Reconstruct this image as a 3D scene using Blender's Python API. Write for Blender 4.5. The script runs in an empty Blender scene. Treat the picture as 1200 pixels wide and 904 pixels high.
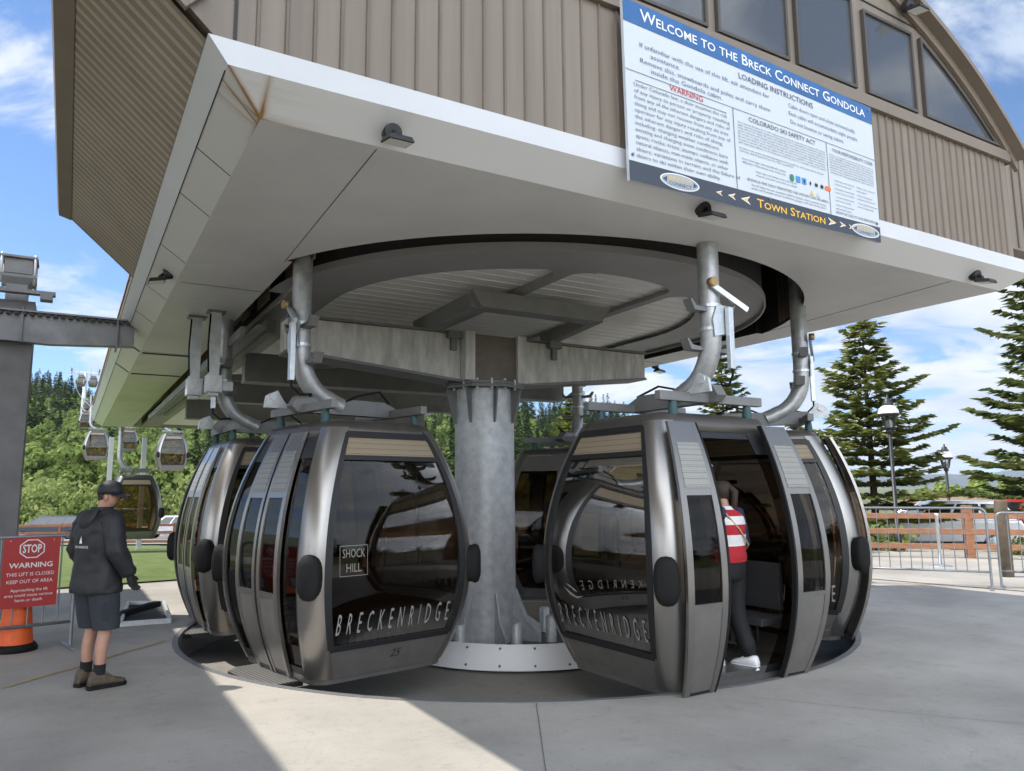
import bpy, bmesh, math, random
import numpy as np
from mathutils import Vector, Matrix
R=math.radians; PI=math.pi
scn=bpy.context.scene; COL=scn.collection
# ------------------------------------------------------------------ camera, sky, sun, exposure
F=885.0; PITCH=math.atan(123.0/F); ROLL=0.008; CAMH=1.65
fw=Vector((0,math.cos(PITCH),math.sin(PITCH))); up=Vector((0,-math.sin(PITCH),math.cos(PITCH))); rt=Vector((1,0,0))
rt2=rt*math.cos(ROLL)-up*math.sin(ROLL); up2=up*math.cos(ROLL)+rt*math.sin(ROLL)
cd=bpy.data.cameras.new('camera'); cam=bpy.data.objects.new('camera',cd); COL.objects.link(cam)
cam.matrix_world=Matrix(((rt2.x,up2.x,-fw.x,0),(rt2.y,up2.y,-fw.y,0),(rt2.z,up2.z,-fw.z,CAMH),(0,0,0,1)))
cd.sensor_width=36; cd.lens=F/1200*36; cd.clip_start=.05; cd.clip_end=40000
scn.camera=cam
C0=Vector((0.03,10.38,0)); EU=Vector((.863,.505,0)).normalized(); EV=Vector((-EU.y,EU.x,0)); AZ=math.atan2(EU.y,EU.x)
def W(u,v,z=0): return C0+EU*u+EV*v+Vector((0,0,z))
KU,KV=.55,.40
sd=(EU*(-KU)+EV*KV+Vector((0,0,1))).normalized()           # direction to the sun
SUN_EL=math.asin(sd.z); SUN_ROT=math.atan2(sd.x,sd.y)
scn.view_settings.view_transform='Standard'; scn.view_settings.look='None'
scn.view_settings.gamma=1; scn.view_settings.use_curve_mapping=False
scn.view_settings.exposure=1.36
world=bpy.data.worlds.new('World'); scn.world=world; world.use_nodes=True
def world_nodes():
    nt=world.node_tree; nt.nodes.clear(); N=nt.nodes.new; L=nt.links.new
    out=N('ShaderNodeOutputWorld'); bg=N('ShaderNodeBackground'); sky=N('ShaderNodeTexSky')
    sky.sky_type='NISHITA'; sky.sun_disc=False; sky.sun_elevation=SUN_EL; sky.sun_rotation=SUN_ROT
    sky.altitude=2900; sky.air_density=1.0; sky.dust_density=.4; sky.ozone_density=1.5
    tc=N('ShaderNodeTexCoord'); sep=N('ShaderNodeSeparateXYZ'); L(tc.outputs['Generated'],sep.inputs[0])
    def m(op,a,b=None,c=None):
        n=N('ShaderNodeMath'); n.operation=op
        for i,x in enumerate((a,b,c)):
            if x is None: continue
            if isinstance(x,(int,float)): n.inputs[i].default_value=x
            else: L(x,n.inputs[i])
        return n.outputs[0]
    zz=m('ADD',m('MAXIMUM',sep.outputs['Z'],0.0),.16)
    cx=N('ShaderNodeCombineXYZ'); L(m('DIVIDE',sep.outputs['X'],zz),cx.inputs[0]); L(m('DIVIDE',sep.outputs['Y'],zz),cx.inputs[1]); cx.inputs[2].default_value=CLOUD_SEED
    no=N('ShaderNodeTexNoise'); no.inputs['Scale'].default_value=1.7; no.inputs['Detail'].default_value=10; no.inputs['Roughness'].default_value=.60; no.inputs['Distortion'].default_value=.5
    L(cx.outputs[0],no.inputs['Vector'])
    fac=m('ADD',no.outputs['Fac'],m('MULTIPLY',m('MAXIMUM',sep.outputs['X'],0.0),.13))
    fac=m('ADD',fac,m('MULTIPLY',m('MAXIMUM',m('MULTIPLY',sep.outputs['Y'],-1.0),0.0),.30))  # extra cloud cover added behind the camera for ambient fill
    # more cloud low over the horizon
    fac=m('ADD',fac,m('MULTIPLY',m('SUBTRACT',.35,sep.outputs['Z']),.14))
    mr=N('ShaderNodeMapRange'); mr.interpolation_type='SMOOTHSTEP'
    mr.inputs['From Min'].default_value=.50; mr.inputs['From Max'].default_value=.63; mr.inputs['To Max'].default_value=.96
    L(fac,mr.inputs['Value'])
    n2=N('ShaderNodeTexNoise'); n2.inputs['Scale'].default_value=2.2; n2.inputs['Detail'].default_value=5; L(cx.outputs[0],n2.inputs['Vector'])
    cr=N('ShaderNodeMix'); cr.data_type='RGBA'; cr.inputs['A'].default_value=(1.75,2.05,2.5,1); cr.inputs['B'].default_value=(2.9,2.95,3.0,1)
    mr2=N('ShaderNodeMapRange'); mr2.inputs['From Min'].default_value=.35; mr2.inputs['From Max'].default_value=.62; L(n2.outputs['Fac'],mr2.inputs['Value'])
    L(mr2.outputs[0],cr.inputs['Factor'])
    tint=N('ShaderNodeMix'); tint.data_type='RGBA'; tint.blend_type='MULTIPLY'; tint.inputs['Factor'].default_value=1; tint.inputs['B'].default_value=(.31,.45,.55,1)
    L(sky.outputs[0],tint.inputs['A'])
    fill_bank=N('ShaderNodeMix'); fill_bank.data_type='RGBA'; fill_bank.blend_type='MULTIPLY'; fill_bank.inputs['Factor'].default_value=1; L(cr.outputs['Result'],fill_bank.inputs['A'])
    fill_gain=m('ADD',1.0,m('MULTIPLY',m('MAXIMUM',m('MULTIPLY',m('ADD',sep.outputs['Y'],.05),-1.0),0.0),4.2)); cb=N('ShaderNodeCombineXYZ'); [L(fill_gain,cb.inputs[q]) for q in range(3)]; L(cb.outputs[0],fill_bank.inputs['B'])  # unseen clouds behind the camera brightened as added fill light
    mx=N('ShaderNodeMix'); mx.data_type='RGBA'; L(mr.outputs[0],mx.inputs['Factor']); L(tint.outputs['Result'],mx.inputs['A']); L(fill_bank.outputs['Result'],mx.inputs['B'])
    bg.inputs['Strength'].default_value=.15
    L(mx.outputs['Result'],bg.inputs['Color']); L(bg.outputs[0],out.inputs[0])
CLOUD_SEED=7.9
world_nodes()
sl=bpy.data.lights.new('sun','SUN'); sl.energy=2.2; sl.angle=R(.53); sl.color=(1,.95,.87)
so=bpy.data.objects.new('sun',sl); COL.objects.link(so); so.rotation_euler=sd.to_track_quat('Z','Y').to_euler(); so.location=(0,0,60)
try:
    scn.cycles.use_denoising=True; scn.cycles.max_bounces=9; scn.cycles.transparent_max_bounces=14
    scn.cycles.caustics_reflective=False; scn.cycles.caustics_refractive=False; scn.cycles.sample_clamp_indirect=6
except Exception: pass
# ------------------------------------------------------------------ materials
MATS={}
def mat(name,col,rough=.6,metal=0,noise=0,nscale=8,col2=None,bump=0,bscale=40,spec=.5,detail=5,stretch=None,coat=0):
    if name in MATS: return MATS[name]
    m=bpy.data.materials.new(name); m.use_nodes=True; nt=m.node_tree; b=nt.nodes['Principled BSDF']; N=nt.nodes.new; L=nt.links.new
    b.inputs['Base Color'].default_value=(*col,1); b.inputs['Roughness'].default_value=rough; b.inputs['Metallic'].default_value=metal
    b.inputs['Specular IOR Level'].default_value=spec
    if coat: b.inputs['Coat Weight'].default_value=coat; b.inputs['Coat Roughness'].default_value=.08
    if noise or bump:
        tc=N('ShaderNodeTexCoord'); vec=tc.outputs['Object']
        if stretch:
            mp=N('ShaderNodeMapping'); mp.inputs['Scale'].default_value=stretch; L(vec,mp.inputs[0]); vec=mp.outputs[0]
        no=N('ShaderNodeTexNoise'); no.inputs['Scale'].default_value=nscale; no.inputs['Detail'].default_value=detail; no.inputs['Roughness'].default_value=.62; L(vec,no.inputs['Vector'])
        if noise:
            c2=col2 or tuple(c*(1-noise) for c in col)
            mx=N('ShaderNodeMix'); mx.data_type='RGBA'; mx.inputs['A'].default_value=(*c2,1); mx.inputs['B'].default_value=(*[min(1,c*(1+noise*.35)) for c in col],1)
            mr=N('ShaderNodeMapRange'); mr.inputs['From Min'].default_value=.32; mr.inputs['From Max'].default_value=.68; L(no.outputs['Fac'],mr.inputs['Value']); L(mr.outputs[0],mx.inputs['Factor'])
            L(mx.outputs['Result'],b.inputs['Base Color'])
            r2=N('ShaderNodeMapRange'); r2.inputs['To Min'].default_value=min(1,rough*1.2); r2.inputs['To Max'].default_value=rough*.85; L(no.outputs['Fac'],r2.inputs['Value']); L(r2.outputs[0],b.inputs['Roughness'])
        if bump:
            n2=N('ShaderNodeTexNoise'); n2.inputs['Scale'].default_value=bscale; n2.inputs['Detail'].default_value=4; L(vec,n2.inputs['Vector'])
            bp=N('ShaderNodeBump'); bp.inputs['Strength'].default_value=bump; bp.inputs['Distance'].default_value=.01; L(n2.outputs['Fac'],bp.inputs['Height']); L(bp.outputs[0],b.inputs['Normal'])
    MATS[name]=m; return m
def glass_mat(name,tint,rough=.02,refl=1.0):
    if name in MATS: return MATS[name]
    m=bpy.data.materials.new(name); m.use_nodes=True; nt=m.node_tree; nt.nodes.clear(); N=nt.nodes.new; L=nt.links.new
    out=N('ShaderNodeOutputMaterial'); tr=N('ShaderNodeBsdfTransparent'); tr.inputs[0].default_value=(*tint,1)
    gl=N('ShaderNodeBsdfGlossy'); gl.inputs['Roughness'].default_value=rough; gl.inputs[0].default_value=(.95,.95,.95,1)
    fr=N('ShaderNodeFresnel'); fr.inputs[0].default_value=1.55
    mu=N('ShaderNodeMath'); mu.operation='MULTIPLY'; mu.use_clamp=True; mu.inputs[1].default_value=refl; L(fr.outputs[0],mu.inputs[0])
    mx=N('ShaderNodeMixShader'); L(mu.outputs[0],mx.inputs[0]); L(tr.outputs[0],mx.inputs[1]); L(gl.outputs[0],mx.inputs[2]); L(mx.outputs[0],out.inputs[0])
    MATS[name]=m; return m
def nodes_of(m): return m.node_tree, m.node_tree.nodes['Principled BSDF']
CLAD=mat('brown_metal_cladding',(.24,.20,.163),.5,noise=.16,nscale=1.0,spec=.35,stretch=(5.8,5.8,.25),detail=3)
CLAD_D=mat('brown_metal_cladding_groove',(.19,.155,.124),.55,noise=.1,nscale=1.5,spec=.3)
TRIM=mat('brown_trim',(.215,.172,.135),.5,noise=.1,nscale=2)
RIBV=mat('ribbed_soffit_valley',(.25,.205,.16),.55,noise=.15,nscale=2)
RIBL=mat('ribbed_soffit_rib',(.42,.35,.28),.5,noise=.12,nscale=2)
WFAS=mat('white_painted_fascia',(.62,.63,.65),.38,noise=.05,nscale=1.5)
SOFF=mat('grey_composite_soffit',(.67,.66,.64),.44,noise=.12,nscale=.8,spec=.45)
DISC=mat('grey_disc_board',(.30,.295,.29),.5,noise=.06,nscale=1)
SEAM=mat('dark_seam',(.05,.05,.05),.8)
DARK=mat('cavity_shade_paint',(.03,.028,.026),.9)  # near-black colour stands in for shade inside the slot cavity
PLY=mat('plywood',(.40,.27,.15),.75,noise=.25,nscale=3,stretch=(1,1,9))
PLYR=mat('weathered_board',(.22,.16,.11),.8,noise=.25,nscale=3,stretch=(6,6,1))
GALV=mat('galvanized_steel',(.62,.64,.66),.48,.3,noise=.22,nscale=9,bump=.05,bscale=30)
STEELP=mat('grey_painted_steel',(.20,.20,.20),.5,.2,noise=.12,nscale=5)
BEAMP=mat('pale_grey_beam_paint',(.66,.64,.61),.6,noise=.38,nscale=4,stretch=(2,2,.5))
ALU=mat('bright_zinc_steel',(.62,.66,.70),.33,.7,noise=.15,nscale=14)
DKBEAM=mat('dark_grey_beam',(.235,.23,.225),.55,.1,noise=.15,nscale=4)
CABM=mat('bronze_silver_cabin_metal',(.30,.287,.27),.30,.85,noise=.05,nscale=3)
CABP=mat('dull_grey_cabin_panel',(.27,.255,.24),.38,.7,noise=.12,nscale=6)
CABD=mat('dark_cabin_roof',(.12,.11,.10),.35,.5,noise=.15,nscale=4)
RUB=mat('black_rubber',(.010,.010,.010),.75,bump=.15,bscale=90,spec=.25)
GRIL=mat('tan_vent_mesh',(.30,.245,.17),.65,.2)
GRIS=mat('silver_vent_mesh',(.34,.33,.30),.5,.5)
def mesh_pattern(m,sc=150):
    nt,b=nodes_of(m); N=nt.nodes.new; L=nt.links.new
    tc=N('ShaderNodeTexCoord'); vo=N('ShaderNodeTexVoronoi'); vo.inputs['Scale'].default_value=sc; vo.inputs['Randomness'].default_value=.1; L(tc.outputs['Object'],vo.inputs['Vector'])
    mr=N('ShaderNodeMapRange'); mr.inputs['From Min'].default_value=.18; mr.inputs['From Max'].default_value=.34; L(vo.outputs['Distance'],mr.inputs['Value'])
    mx=N('ShaderNodeMix'); mx.data_type='RGBA'; c=b.inputs['Base Color'].default_value[:]; mx.inputs['A'].default_value=(c[0]*.2,c[1]*.2,c[2]*.2,1); mx.inputs['B'].default_value=c
    L(mr.outputs[0],mx.inputs['Factor']); L(mx.outputs['Result'],b.inputs['Base Color'])
mesh_pattern(GRIL,60); mesh_pattern(GRIS,60)
GLASS=glass_mat('tinted_cabin_glass',(.25,.19,.14),.02,.5)
GLASSB=glass_mat('tinted_far_glass',(.50,.40,.30),.03,.8)
WING=mat('dark_reflective_window',(.085,.09,.097),.04,spec=1.0)  # base colour lifted to stand in for reflected cloud
CARG=mat('car_glass',(.02,.022,.026),.05,spec=.9)
WHITE=mat('white_paint',(.80,.80,.80),.5)
LETW=mat('silver_white_lettering',(.27,.265,.255),.5)
BLK=mat('black_paint',(.015,.015,.016),.5)
TEAL=mat('teal_isolator',(.035,.085,.09),.6)
INTE=mat('dark_cabin_interior',(.05,.048,.045),.75)
SEAT=mat('charcoal_seat',(.045,.045,.048),.8,noise=.3,nscale=60)
SIGNW=mat('sign_white',(.58,.62,.67),.35)
SIGNB=mat('sign_blue',(.03,.135,.36),.4,noise=.25,nscale=3)
SIGND=mat('sign_navy',(.035,.045,.065),.4)
TXT=mat('sign_ink_navy',(.05,.075,.15),.6); TXG=mat('sign_ink_grey',(.075,.08,.095),.6); TXR=mat('sign_ink_red',(.55,.03,.035),.6); TXY=mat('sign_yellow',(.85,.50,.06),.5)
STOPR=mat('red_sign',(.42,.028,.025),.4,noise=.1,nscale=3); ORNG=mat('orange_cone',(.85,.13,.025),.5,noise=.15,nscale=10)
WOODR=mat('red_brown_fence_wood',(.26,.105,.06),.75,noise=.3,nscale=4); WOODO=mat('orange_brown_rail',(.36,.17,.09),.75,noise=.3,nscale=4,stretch=(1,1,6)); WOODG=mat('weathered_post',(.14,.11,.075),.85,noise=.35,nscale=6)
SHAKE=mat('cedar_shake',(.36,.22,.11),.85,noise=.5,nscale=6)
GRASSM=mat('lawn_grass',(.135,.175,.042),.9,noise=.45,nscale=2.6,bump=.9,bscale=45,col2=(.075,.115,.018),detail=9)
SKIN=mat('skin',(.50,.27,.19),.5,noise=.1,nscale=20); HAIR=mat('brown_hair',(.035,.02,.013),.7,noise=.3,nscale=60)
JACK=mat('black_jacket',(.018,.018,.021),.62,bump=.35,bscale=14); SHORT=mat('charcoal_shorts',(.03,.034,.042),.8,bump=.2,bscale=25); BOOT=mat('brown_hiking_boot',(.115,.085,.058),.75,noise=.35,nscale=30); SOCK=mat('black_sock',(.012,.012,.013),.9)
LAMPB=mat('black_lamp_iron',(.02,.02,.022),.45); GLOBE=mat('milk_glass',(.75,.75,.73),.25)
BARK=mat('bark',(.10,.075,.055),.9,noise=.4,nscale=12)
def leaf_mat(name,c1,c2,trans=.3,sc=1.2):
    m=bpy.data.materials.new(name); m.use_nodes=True; nt=m.node_tree; b=nt.nodes['Principled BSDF']; N=nt.nodes.new; L=nt.links.new
    tc=N('ShaderNodeTexCoord'); no=N('ShaderNodeTexNoise'); no.inputs['Scale'].default_value=sc; no.inputs['Detail'].default_value=6; L(tc.outputs['Object'],no.inputs['Vector'])
    oi=N('ShaderNodeObjectInfo'); ad=N('ShaderNodeMath'); ad.operation='MULTIPLY_ADD'; L(oi.outputs['Random'],ad.inputs[0]); ad.inputs[1].default_value=.25; L(no.outputs['Fac'],ad.inputs[2])
    mr=N('ShaderNodeMapRange'); mr.inputs['From Min'].default_value=.38; mr.inputs['From Max'].default_value=.85; L(ad.outputs[0],mr.inputs['Value'])
    mx=N('ShaderNodeMix'); mx.data_type='RGBA'; mx.inputs['A'].default_value=(*c1,1); mx.inputs['B'].default_value=(*c2,1); L(mr.outputs[0],mx.inputs['Factor']); L(mx.outputs['Result'],b.inputs['Base Color'])
    b.inputs['Roughness'].default_value=.7; b.inputs['Specular IOR Level'].default_value=.25
    tr=N('ShaderNodeBsdfTranslucent'); L(mx.outputs['Result'],tr.inputs[0]); ms=N('ShaderNodeMixShader'); ms.inputs[0].default_value=trans
    L(b.outputs[0],ms.inputs[1]); L(tr.outputs[0],ms.inputs[2]); L(ms.outputs[0],nt.nodes['Material Output'].inputs[0])
    MATS[name]=m; return m
NEED=leaf_mat('spruce_needles',(.08,.115,.035),(.24,.26,.07),.4); NEED2=leaf_mat('young_yellow_green_needles',(.10,.15,.03),(.24,.27,.06))
CONF=leaf_mat('hill_conifer_needles',(.04,.07,.028),(.10,.145,.05),.25,.3); ASP=leaf_mat('aspen_leaves',(.14,.20,.045),(.27,.34,.095),.4,.4); SHRB=leaf_mat('willow_leaves',(.17,.23,.06),(.32,.36,.12),.4,.6)
# concrete with stains, joints and cracks
def concrete(name,base,joints=True,warm=1.0):
    m=bpy.data.materials.new(name); m.use_nodes=True; nt,b=nodes_of(m); N=nt.nodes.new; L=nt.links.new
    tc=N('ShaderNodeTexCoord'); v=tc.outputs['Object']
    def noise(s,d,r=.6):
        n=N('ShaderNodeTexNoise'); n.inputs['Scale'].default_value=s; n.inputs['Detail'].default_value=d; n.inputs['Roughness'].default_value=r; L(v,n.inputs['Vector']); return n.outputs['Fac']
    def mrg(x,a,bb,c=0,d=1):
        n=N('ShaderNodeMapRange'); n.inputs['From Min'].default_value=a; n.inputs['From Max'].default_value=bb; n.inputs['To Min'].default_value=c; n.inputs['To Max'].default_value=d; L(x,n.inputs['Value']); return n.outputs[0]
    def mix(f,A,B):
        n=N('ShaderNodeMix'); n.data_type='RGBA'
        if isinstance(f,float): n.inputs['Factor'].default_value=f
        else: L(f,n.inputs['Factor'])
        for k,x in (('A',A),('B',B)):
            if isinstance(x,tuple): n.inputs[k].default_value=(*x,1)
            else: L(x,n.inputs[k])
        return n.outputs['Result']
    c=mix(mrg(noise(.55,7),.35,.66),tuple(x*.72 for x in base),tuple(x*1.10 for x in base))
    c=mix(mrg(noise(70,3),.35,.7,0,.35),c,tuple(x*.55 for x in base))
    c=mix(mrg(noise(2.3,8,.7),.56,.72,0,.45),c,tuple(x*.48 for x in base))
    c=mix(mrg(noise(9,8,.75),.56,.70,0,.6),c,tuple(x*.55 for x in base))
    vo=N('ShaderNodeTexVoronoi'); vo.feature='DISTANCE_TO_EDGE'; vo.inputs['Scale'].default_value=.42
    wn=N('ShaderNodeTexNoise'); wn.inputs['Scale'].default_value=1.7; wn.inputs['Detail'].default_value=7; L(v,wn.inputs['Vector'])
    va=N('ShaderNodeVectorMath'); va.operation='MULTIPLY_ADD'; L(wn.outputs['Color'],va.inputs[0]); va.inputs[1].default_value=(.9,.9,.9); L(v,va.inputs[2]); L(va.outputs[0],vo.inputs['Vector'])
    crk=mrg(vo.outputs['Distance'],.0,.0035,.16,0)
    c=mix(crk,c,tuple(x*.3 for x in base))
    L(c,b.inputs['Base Color']); b.inputs['Roughness'].default_value=.82; b.inputs['Specular IOR Level'].default_value=.3
    bp=N('ShaderNodeBump'); bp.inputs['Strength'].default_value=.25; bp.inputs['Distance'].default_value=.006; L(noise(55,5),bp.inputs['Height']); L(bp.outputs[0],b.inputs['Normal'])
    MATS[name]=m; return m
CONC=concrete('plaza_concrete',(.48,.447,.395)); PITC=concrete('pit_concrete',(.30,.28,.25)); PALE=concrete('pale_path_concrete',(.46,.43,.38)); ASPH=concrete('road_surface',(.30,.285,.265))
GROUND=mat('meadow_ground',(.10,.14,.035),.9,noise=.5,nscale=.05,detail=9,col2=(.14,.12,.06),bump=.5,bscale=.8)
JOINT=mat('pavement_joint_filler',(.17,.16,.145),.9)
YEL=mat('worn_yellow_paint',(.50,.33,.11),.8,noise=.5,nscale=9,col2=(.36,.31,.22))
MTN=mat('far_mountain',(.055,.07,.06),.95,noise=.4,nscale=.002)
CHECK=mat('checker_plate',(.55,.55,.54),.4,.6)
def checker():
    nt,b=nodes_of(CHECK); N=nt.nodes.new; L=nt.links.new; tc=N('ShaderNodeTexCoord'); sp=N('ShaderNodeSeparateXYZ'); L(tc.outputs['Object'],sp.inputs[0])
    def M(op,a,bb=None):
        n=N('ShaderNodeMath'); n.operation=op
        for i,x in enumerate((a,bb)):
            if x is None: continue
            if isinstance(x,(int,float)): n.inputs[i].default_value=x
            else: L(x,n.inputs[i])
        return n.outputs[0]
    p=M('SINE',M('MULTIPLY',M('ADD',sp.outputs[0],sp.outputs[1]),85)); q=M('SINE',M('MULTIPLY',M('SUBTRACT',sp.outputs[0],sp.outputs[1]),85))
    h=M('GREATER_THAN',M('MULTIPLY',p,q),.25)
    mx=N('ShaderNodeMix'); mx.data_type='RGBA'; mx.inputs['A'].default_value=(.17,.165,.155,1); mx.inputs['B'].default_value=(.52,.51,.48,1); L(h,mx.inputs['Factor']); L(mx.outputs['Result'],b.inputs['Base Color'])
checker()
# rust streaks at the canopy corner
def rust_fascia():
    m=bpy.data.materials.new('white_fascia_with_rust'); m.use_nodes=True; nt,b=nodes_of(m); N=nt.nodes.new; L=nt.links.new
    tc=N('ShaderNodeTexCoord'); sp=N('ShaderNodeSeparateXYZ'); L(tc.outputs['Object'],sp.inputs[0])
    def M(op,a,bb=None):
        n=N('ShaderNodeMath'); n.operation=op
        for i,x in enumerate((a,bb)):
            if x is None: continue
            if isinstance(x,(int,float)): n.inputs[i].default_value=x
            else: L(x,n.inputs[i])
        return n.outputs[0]
    du=M('SUBTRACT',sp.outputs[0],-4.374); dv=M('SUBTRACT',sp.outputs[1],-4.341)
    no=N('ShaderNodeTexNoise'); no.inputs['Scale'].default_value=9; no.inputs['Detail'].default_value=6; L(tc.outputs['Object'],no.inputs['Vector'])
    st=N('ShaderNodeTexNoise'); st.inputs['Scale'].default_value=34; st.inputs['Detail'].default_value=2
    mp=N('ShaderNodeMapping'); mp.inputs['Scale'].default_value=(.04,1,.04); L(tc.outputs['Object'],mp.inputs[0]); L(mp.outputs[0],st.inputs['Vector'])
    def fall(x,s): return M('POWER',2.718,M('MULTIPLY',M('ABSOLUTE',x),-1/s))
    mitre=M('MULTIPLY',fall(M('SUBTRACT',du,dv),.016),1.15)                         # along the mitre
    second=M('MULTIPLY',fall(M('SUBTRACT',M('SUBTRACT',dv,M('MULTIPLY',du,.55)),.075),.012),.95)
    bloom=M('MULTIPLY',M('MULTIPLY',fall(du,.30),fall(M('SUBTRACT',dv,.06),.11)),M('MULTIPLY',M('SUBTRACT',st.outputs['Fac'],.44),4.0))
    edge=M('MULTIPLY',M('MULTIPLY',fall(du,.018),fall(dv,.32)),.9)
    edge2=M('MULTIPLY',M('MULTIPLY',fall(dv,.014),fall(du,.22)),.8)
    tot=M('MAXIMUM',M('MAXIMUM',mitre,second),M('MAXIMUM',M('MAXIMUM',bloom,0.0),M('MAXIMUM',edge,edge2)))
    near=M('MULTIPLY',fall(dv,.6),fall(du,1.0))
    tot=M('MULTIPLY',M('MULTIPLY',tot,near),M('MULTIPLY',M('ADD',no.outputs['Fac'],.35),1.9)); n=N('ShaderNodeClamp'); L(tot,n.inputs[0])
    mx=N('ShaderNodeMix'); mx.data_type='RGBA'; mx.inputs['A'].default_value=(.66,.655,.645,1); mx.inputs['B'].default_value=(.27,.13,.035,1); L(n.outputs[0],mx.inputs['Factor'])
    L(mx.outputs['Result'],b.inputs['Base Color']); b.inputs['Roughness'].default_value=.5
    MATS['rust']=m; return m
RUST=rust_fascia()
# ------------------------------------------------------------------ mesh builder
class MB:
    def __init__(s): s.v=[]; s.f=[]; s.m=[]; s.sm=[]
    def add(s,vs,fs,mi=0,sm=False):
        o=len(s.v); s.v+= [tuple(p) for p in vs]; s.f+=[tuple(i+o for i in f) for f in fs]; s.m+=[mi]*len(fs); s.sm+=[sm]*len(fs); return s
    def box(s,x0,x1,y0,y1,z0,z1,mi=0):
        return s.add([(x0,y0,z0),(x1,y0,z0),(x1,y1,z0),(x0,y1,z0),(x0,y0,z1),(x1,y0,z1),(x1,y1,z1),(x0,y1,z1)],[(3,2,1,0),(4,5,6,7),(0,1,5,4),(1,2,6,5),(2,3,7,6),(3,0,4,7)],mi)
    def bar(s,a,b,w,h,mi=0,upv=(0,0,1),bev=0):
        a=Vector(a); b=Vector(b); d=(b-a).normalized(); upv=Vector(upv)
        if abs(d.dot(upv))>.98: upv=Vector((0,1,0))
        r=d.cross(upv).normalized(); u=r.cross(d).normalized(); vs=[]
        for p in (a,b):
            for i,j in ((-1,-1),(1,-1),(1,1),(-1,1)): vs.append(p+r*(i*w/2)+u*(j*h/2))
        return s.add(vs,[(3,2,1,0),(4,5,6,7),(0,1,5,4),(1,2,6,5),(2,3,7,6),(3,0,4,7)],mi)
    def tube(s,pts,rad,n=10,mi=0,caps=True,sm=True,ell=None):
        pts=[Vector(p) for p in pts]; rs=rad if isinstance(rad,(list,tuple)) else [rad]*len(pts); vs=[]; prev=None
        for i,p in enumerate(pts):
            d=(pts[min(i+1,len(pts)-1)]-pts[max(i-1,0)]).normalized()
            if prev is None:
                ref=Vector((0,0,1)) if abs(d.z)<.9 else Vector((1,0,0)); r=d.cross(ref).normalized()
            else: r=(prev-d*prev.dot(d)).normalized()
            prev=r; u=d.cross(r)
            for k in range(n):
                a=2*PI*k/n; vs.append(p+(r*math.cos(a)+u*math.sin(a))*rs[i])
        fs=[]
        for i in range(len(pts)-1):
            for k in range(n): fs.append((i*n+k,i*n+(k+1)%n,(i+1)*n+(k+1)%n,(i+1)*n+k))
        s.add(vs,fs,mi,sm)
        if caps: s.add(vs[:n],[tuple(range(n))[::-1]],mi); s.add(vs[-n:],[tuple(range(n))],mi)
        return s
    def lathe(s,prof,c=(0,0,0),n=24,mi=0,sm=True,a0=0,a1=2*PI):
        full=abs(a1-a0-2*PI)<1e-6; m=n if full else n+1; vs=[]
        for r,z in prof:
            for k in range(m):
                a=a0+(a1-a0)*k/n; vs.append((c[0]+r*math.cos(a),c[1]+r*math.sin(a),c[2]+z))
        fs=[]
        for i in range(len(prof)-1):
            for k in range(n): fs.append((i*m+k,i*m+(k+1)%m,(i+1)*m+(k+1)%m,(i+1)*m+k))
        return s.add(vs,fs,mi,sm)
    def loft(s,rings,mi=0,sm=True,caps=True,closed=True):
        n=len(rings[0]); vs=[p for r in rings for p in r]; fs=[]
        for i in range(len(rings)-1):
            for k in range(n if closed else n-1): fs.append((i*n+k,i*n+(k+1)%n,(i+1)*n+(k+1)%n,(i+1)*n+k))
        s.add(vs,fs,mi,sm)
        if caps and closed: s.add(rings[0],[tuple(range(n))[::-1]],mi,sm); s.add(rings[-1],[tuple(range(n))],mi,sm)
        return s
    def prism(s,poly,axis,a,b,mi=0,sm=False):   # poly 2d, extruded along axis 0/1/2
        def P(p,t): q=list(p); q.insert(axis,t); return tuple(q)
        n=len(poly); vs=[P(p,a) for p in poly]+[P(p,b) for p in poly]
        fs=[tuple(range(n))[::-1],tuple(range(n,2*n))]; s.add(vs,fs,mi); return s.add(vs,[(k,(k+1)%n,n+(k+1)%n,n+k) for k in range(n)],mi,sm)
    def build(s,name,mats,parent=None,base=(0,0,0),bevel=0,fix=True):
        me=bpy.data.meshes.new(name); b=Vector(base)
        me.from_pydata([tuple(Vector(p)-b) for p in s.v],[],s.f)
        if not isinstance(mats,(list,tuple)): mats=[mats]
        for m in mats: me.materials.append(m)
        me.polygons.foreach_set('material_index',s.m); me.polygons.foreach_set('use_smooth',s.sm); me.update()
        if fix and len(s.f)<60000:
            bm=bmesh.new(); bm.from_mesh(me); bmesh.ops.remove_doubles(bm,verts=bm.verts,dist=1e-5); bmesh.ops.recalc_face_normals(bm,faces=bm.faces)
            if bevel:
                eds=[e for e in bm.edges if len(e.link_faces)==2 and e.calc_face_angle(0)>.6]
                bmesh.ops.bevel(bm,geom=eds,offset=bevel,segments=2,affect='EDGES',profile=.5)
            bm.to_mesh(me); bm.free()
        o=bpy.data.objects.new(name,me); COL.objects.link(o)
        if parent is not None: o.parent=parent
        return o
def tag(o,label=None,cat=None,group=None,kind=None):
    if label: o['label']=label
    if cat: o['category']=cat
    if group: o['group']=group
    if kind: o['kind']=kind
    return o
def thing(name,label,cat,loc=(0,0,0),rotz=0,group=None):
    o=bpy.data.objects.new(name,None); COL.objects.link(o); o.location=loc; o.rotation_euler=(0,0,rotz); o.empty_display_size=.2
    return tag(o,label,cat,group)
def sthing(name,label,cat,base,group=None):   # base in station coordinates; parts given in station coordinates too
    o=thing(name,label,cat,W(*base),AZ,group); o['_b']=tuple(base); return o
def sbuild(mb,name,mats,parent,**k): 
    r=parent
    while r.parent is not None: r=r.parent
    return mb.build(name,mats,parent,base=tuple(r['_b']),**k)
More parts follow.
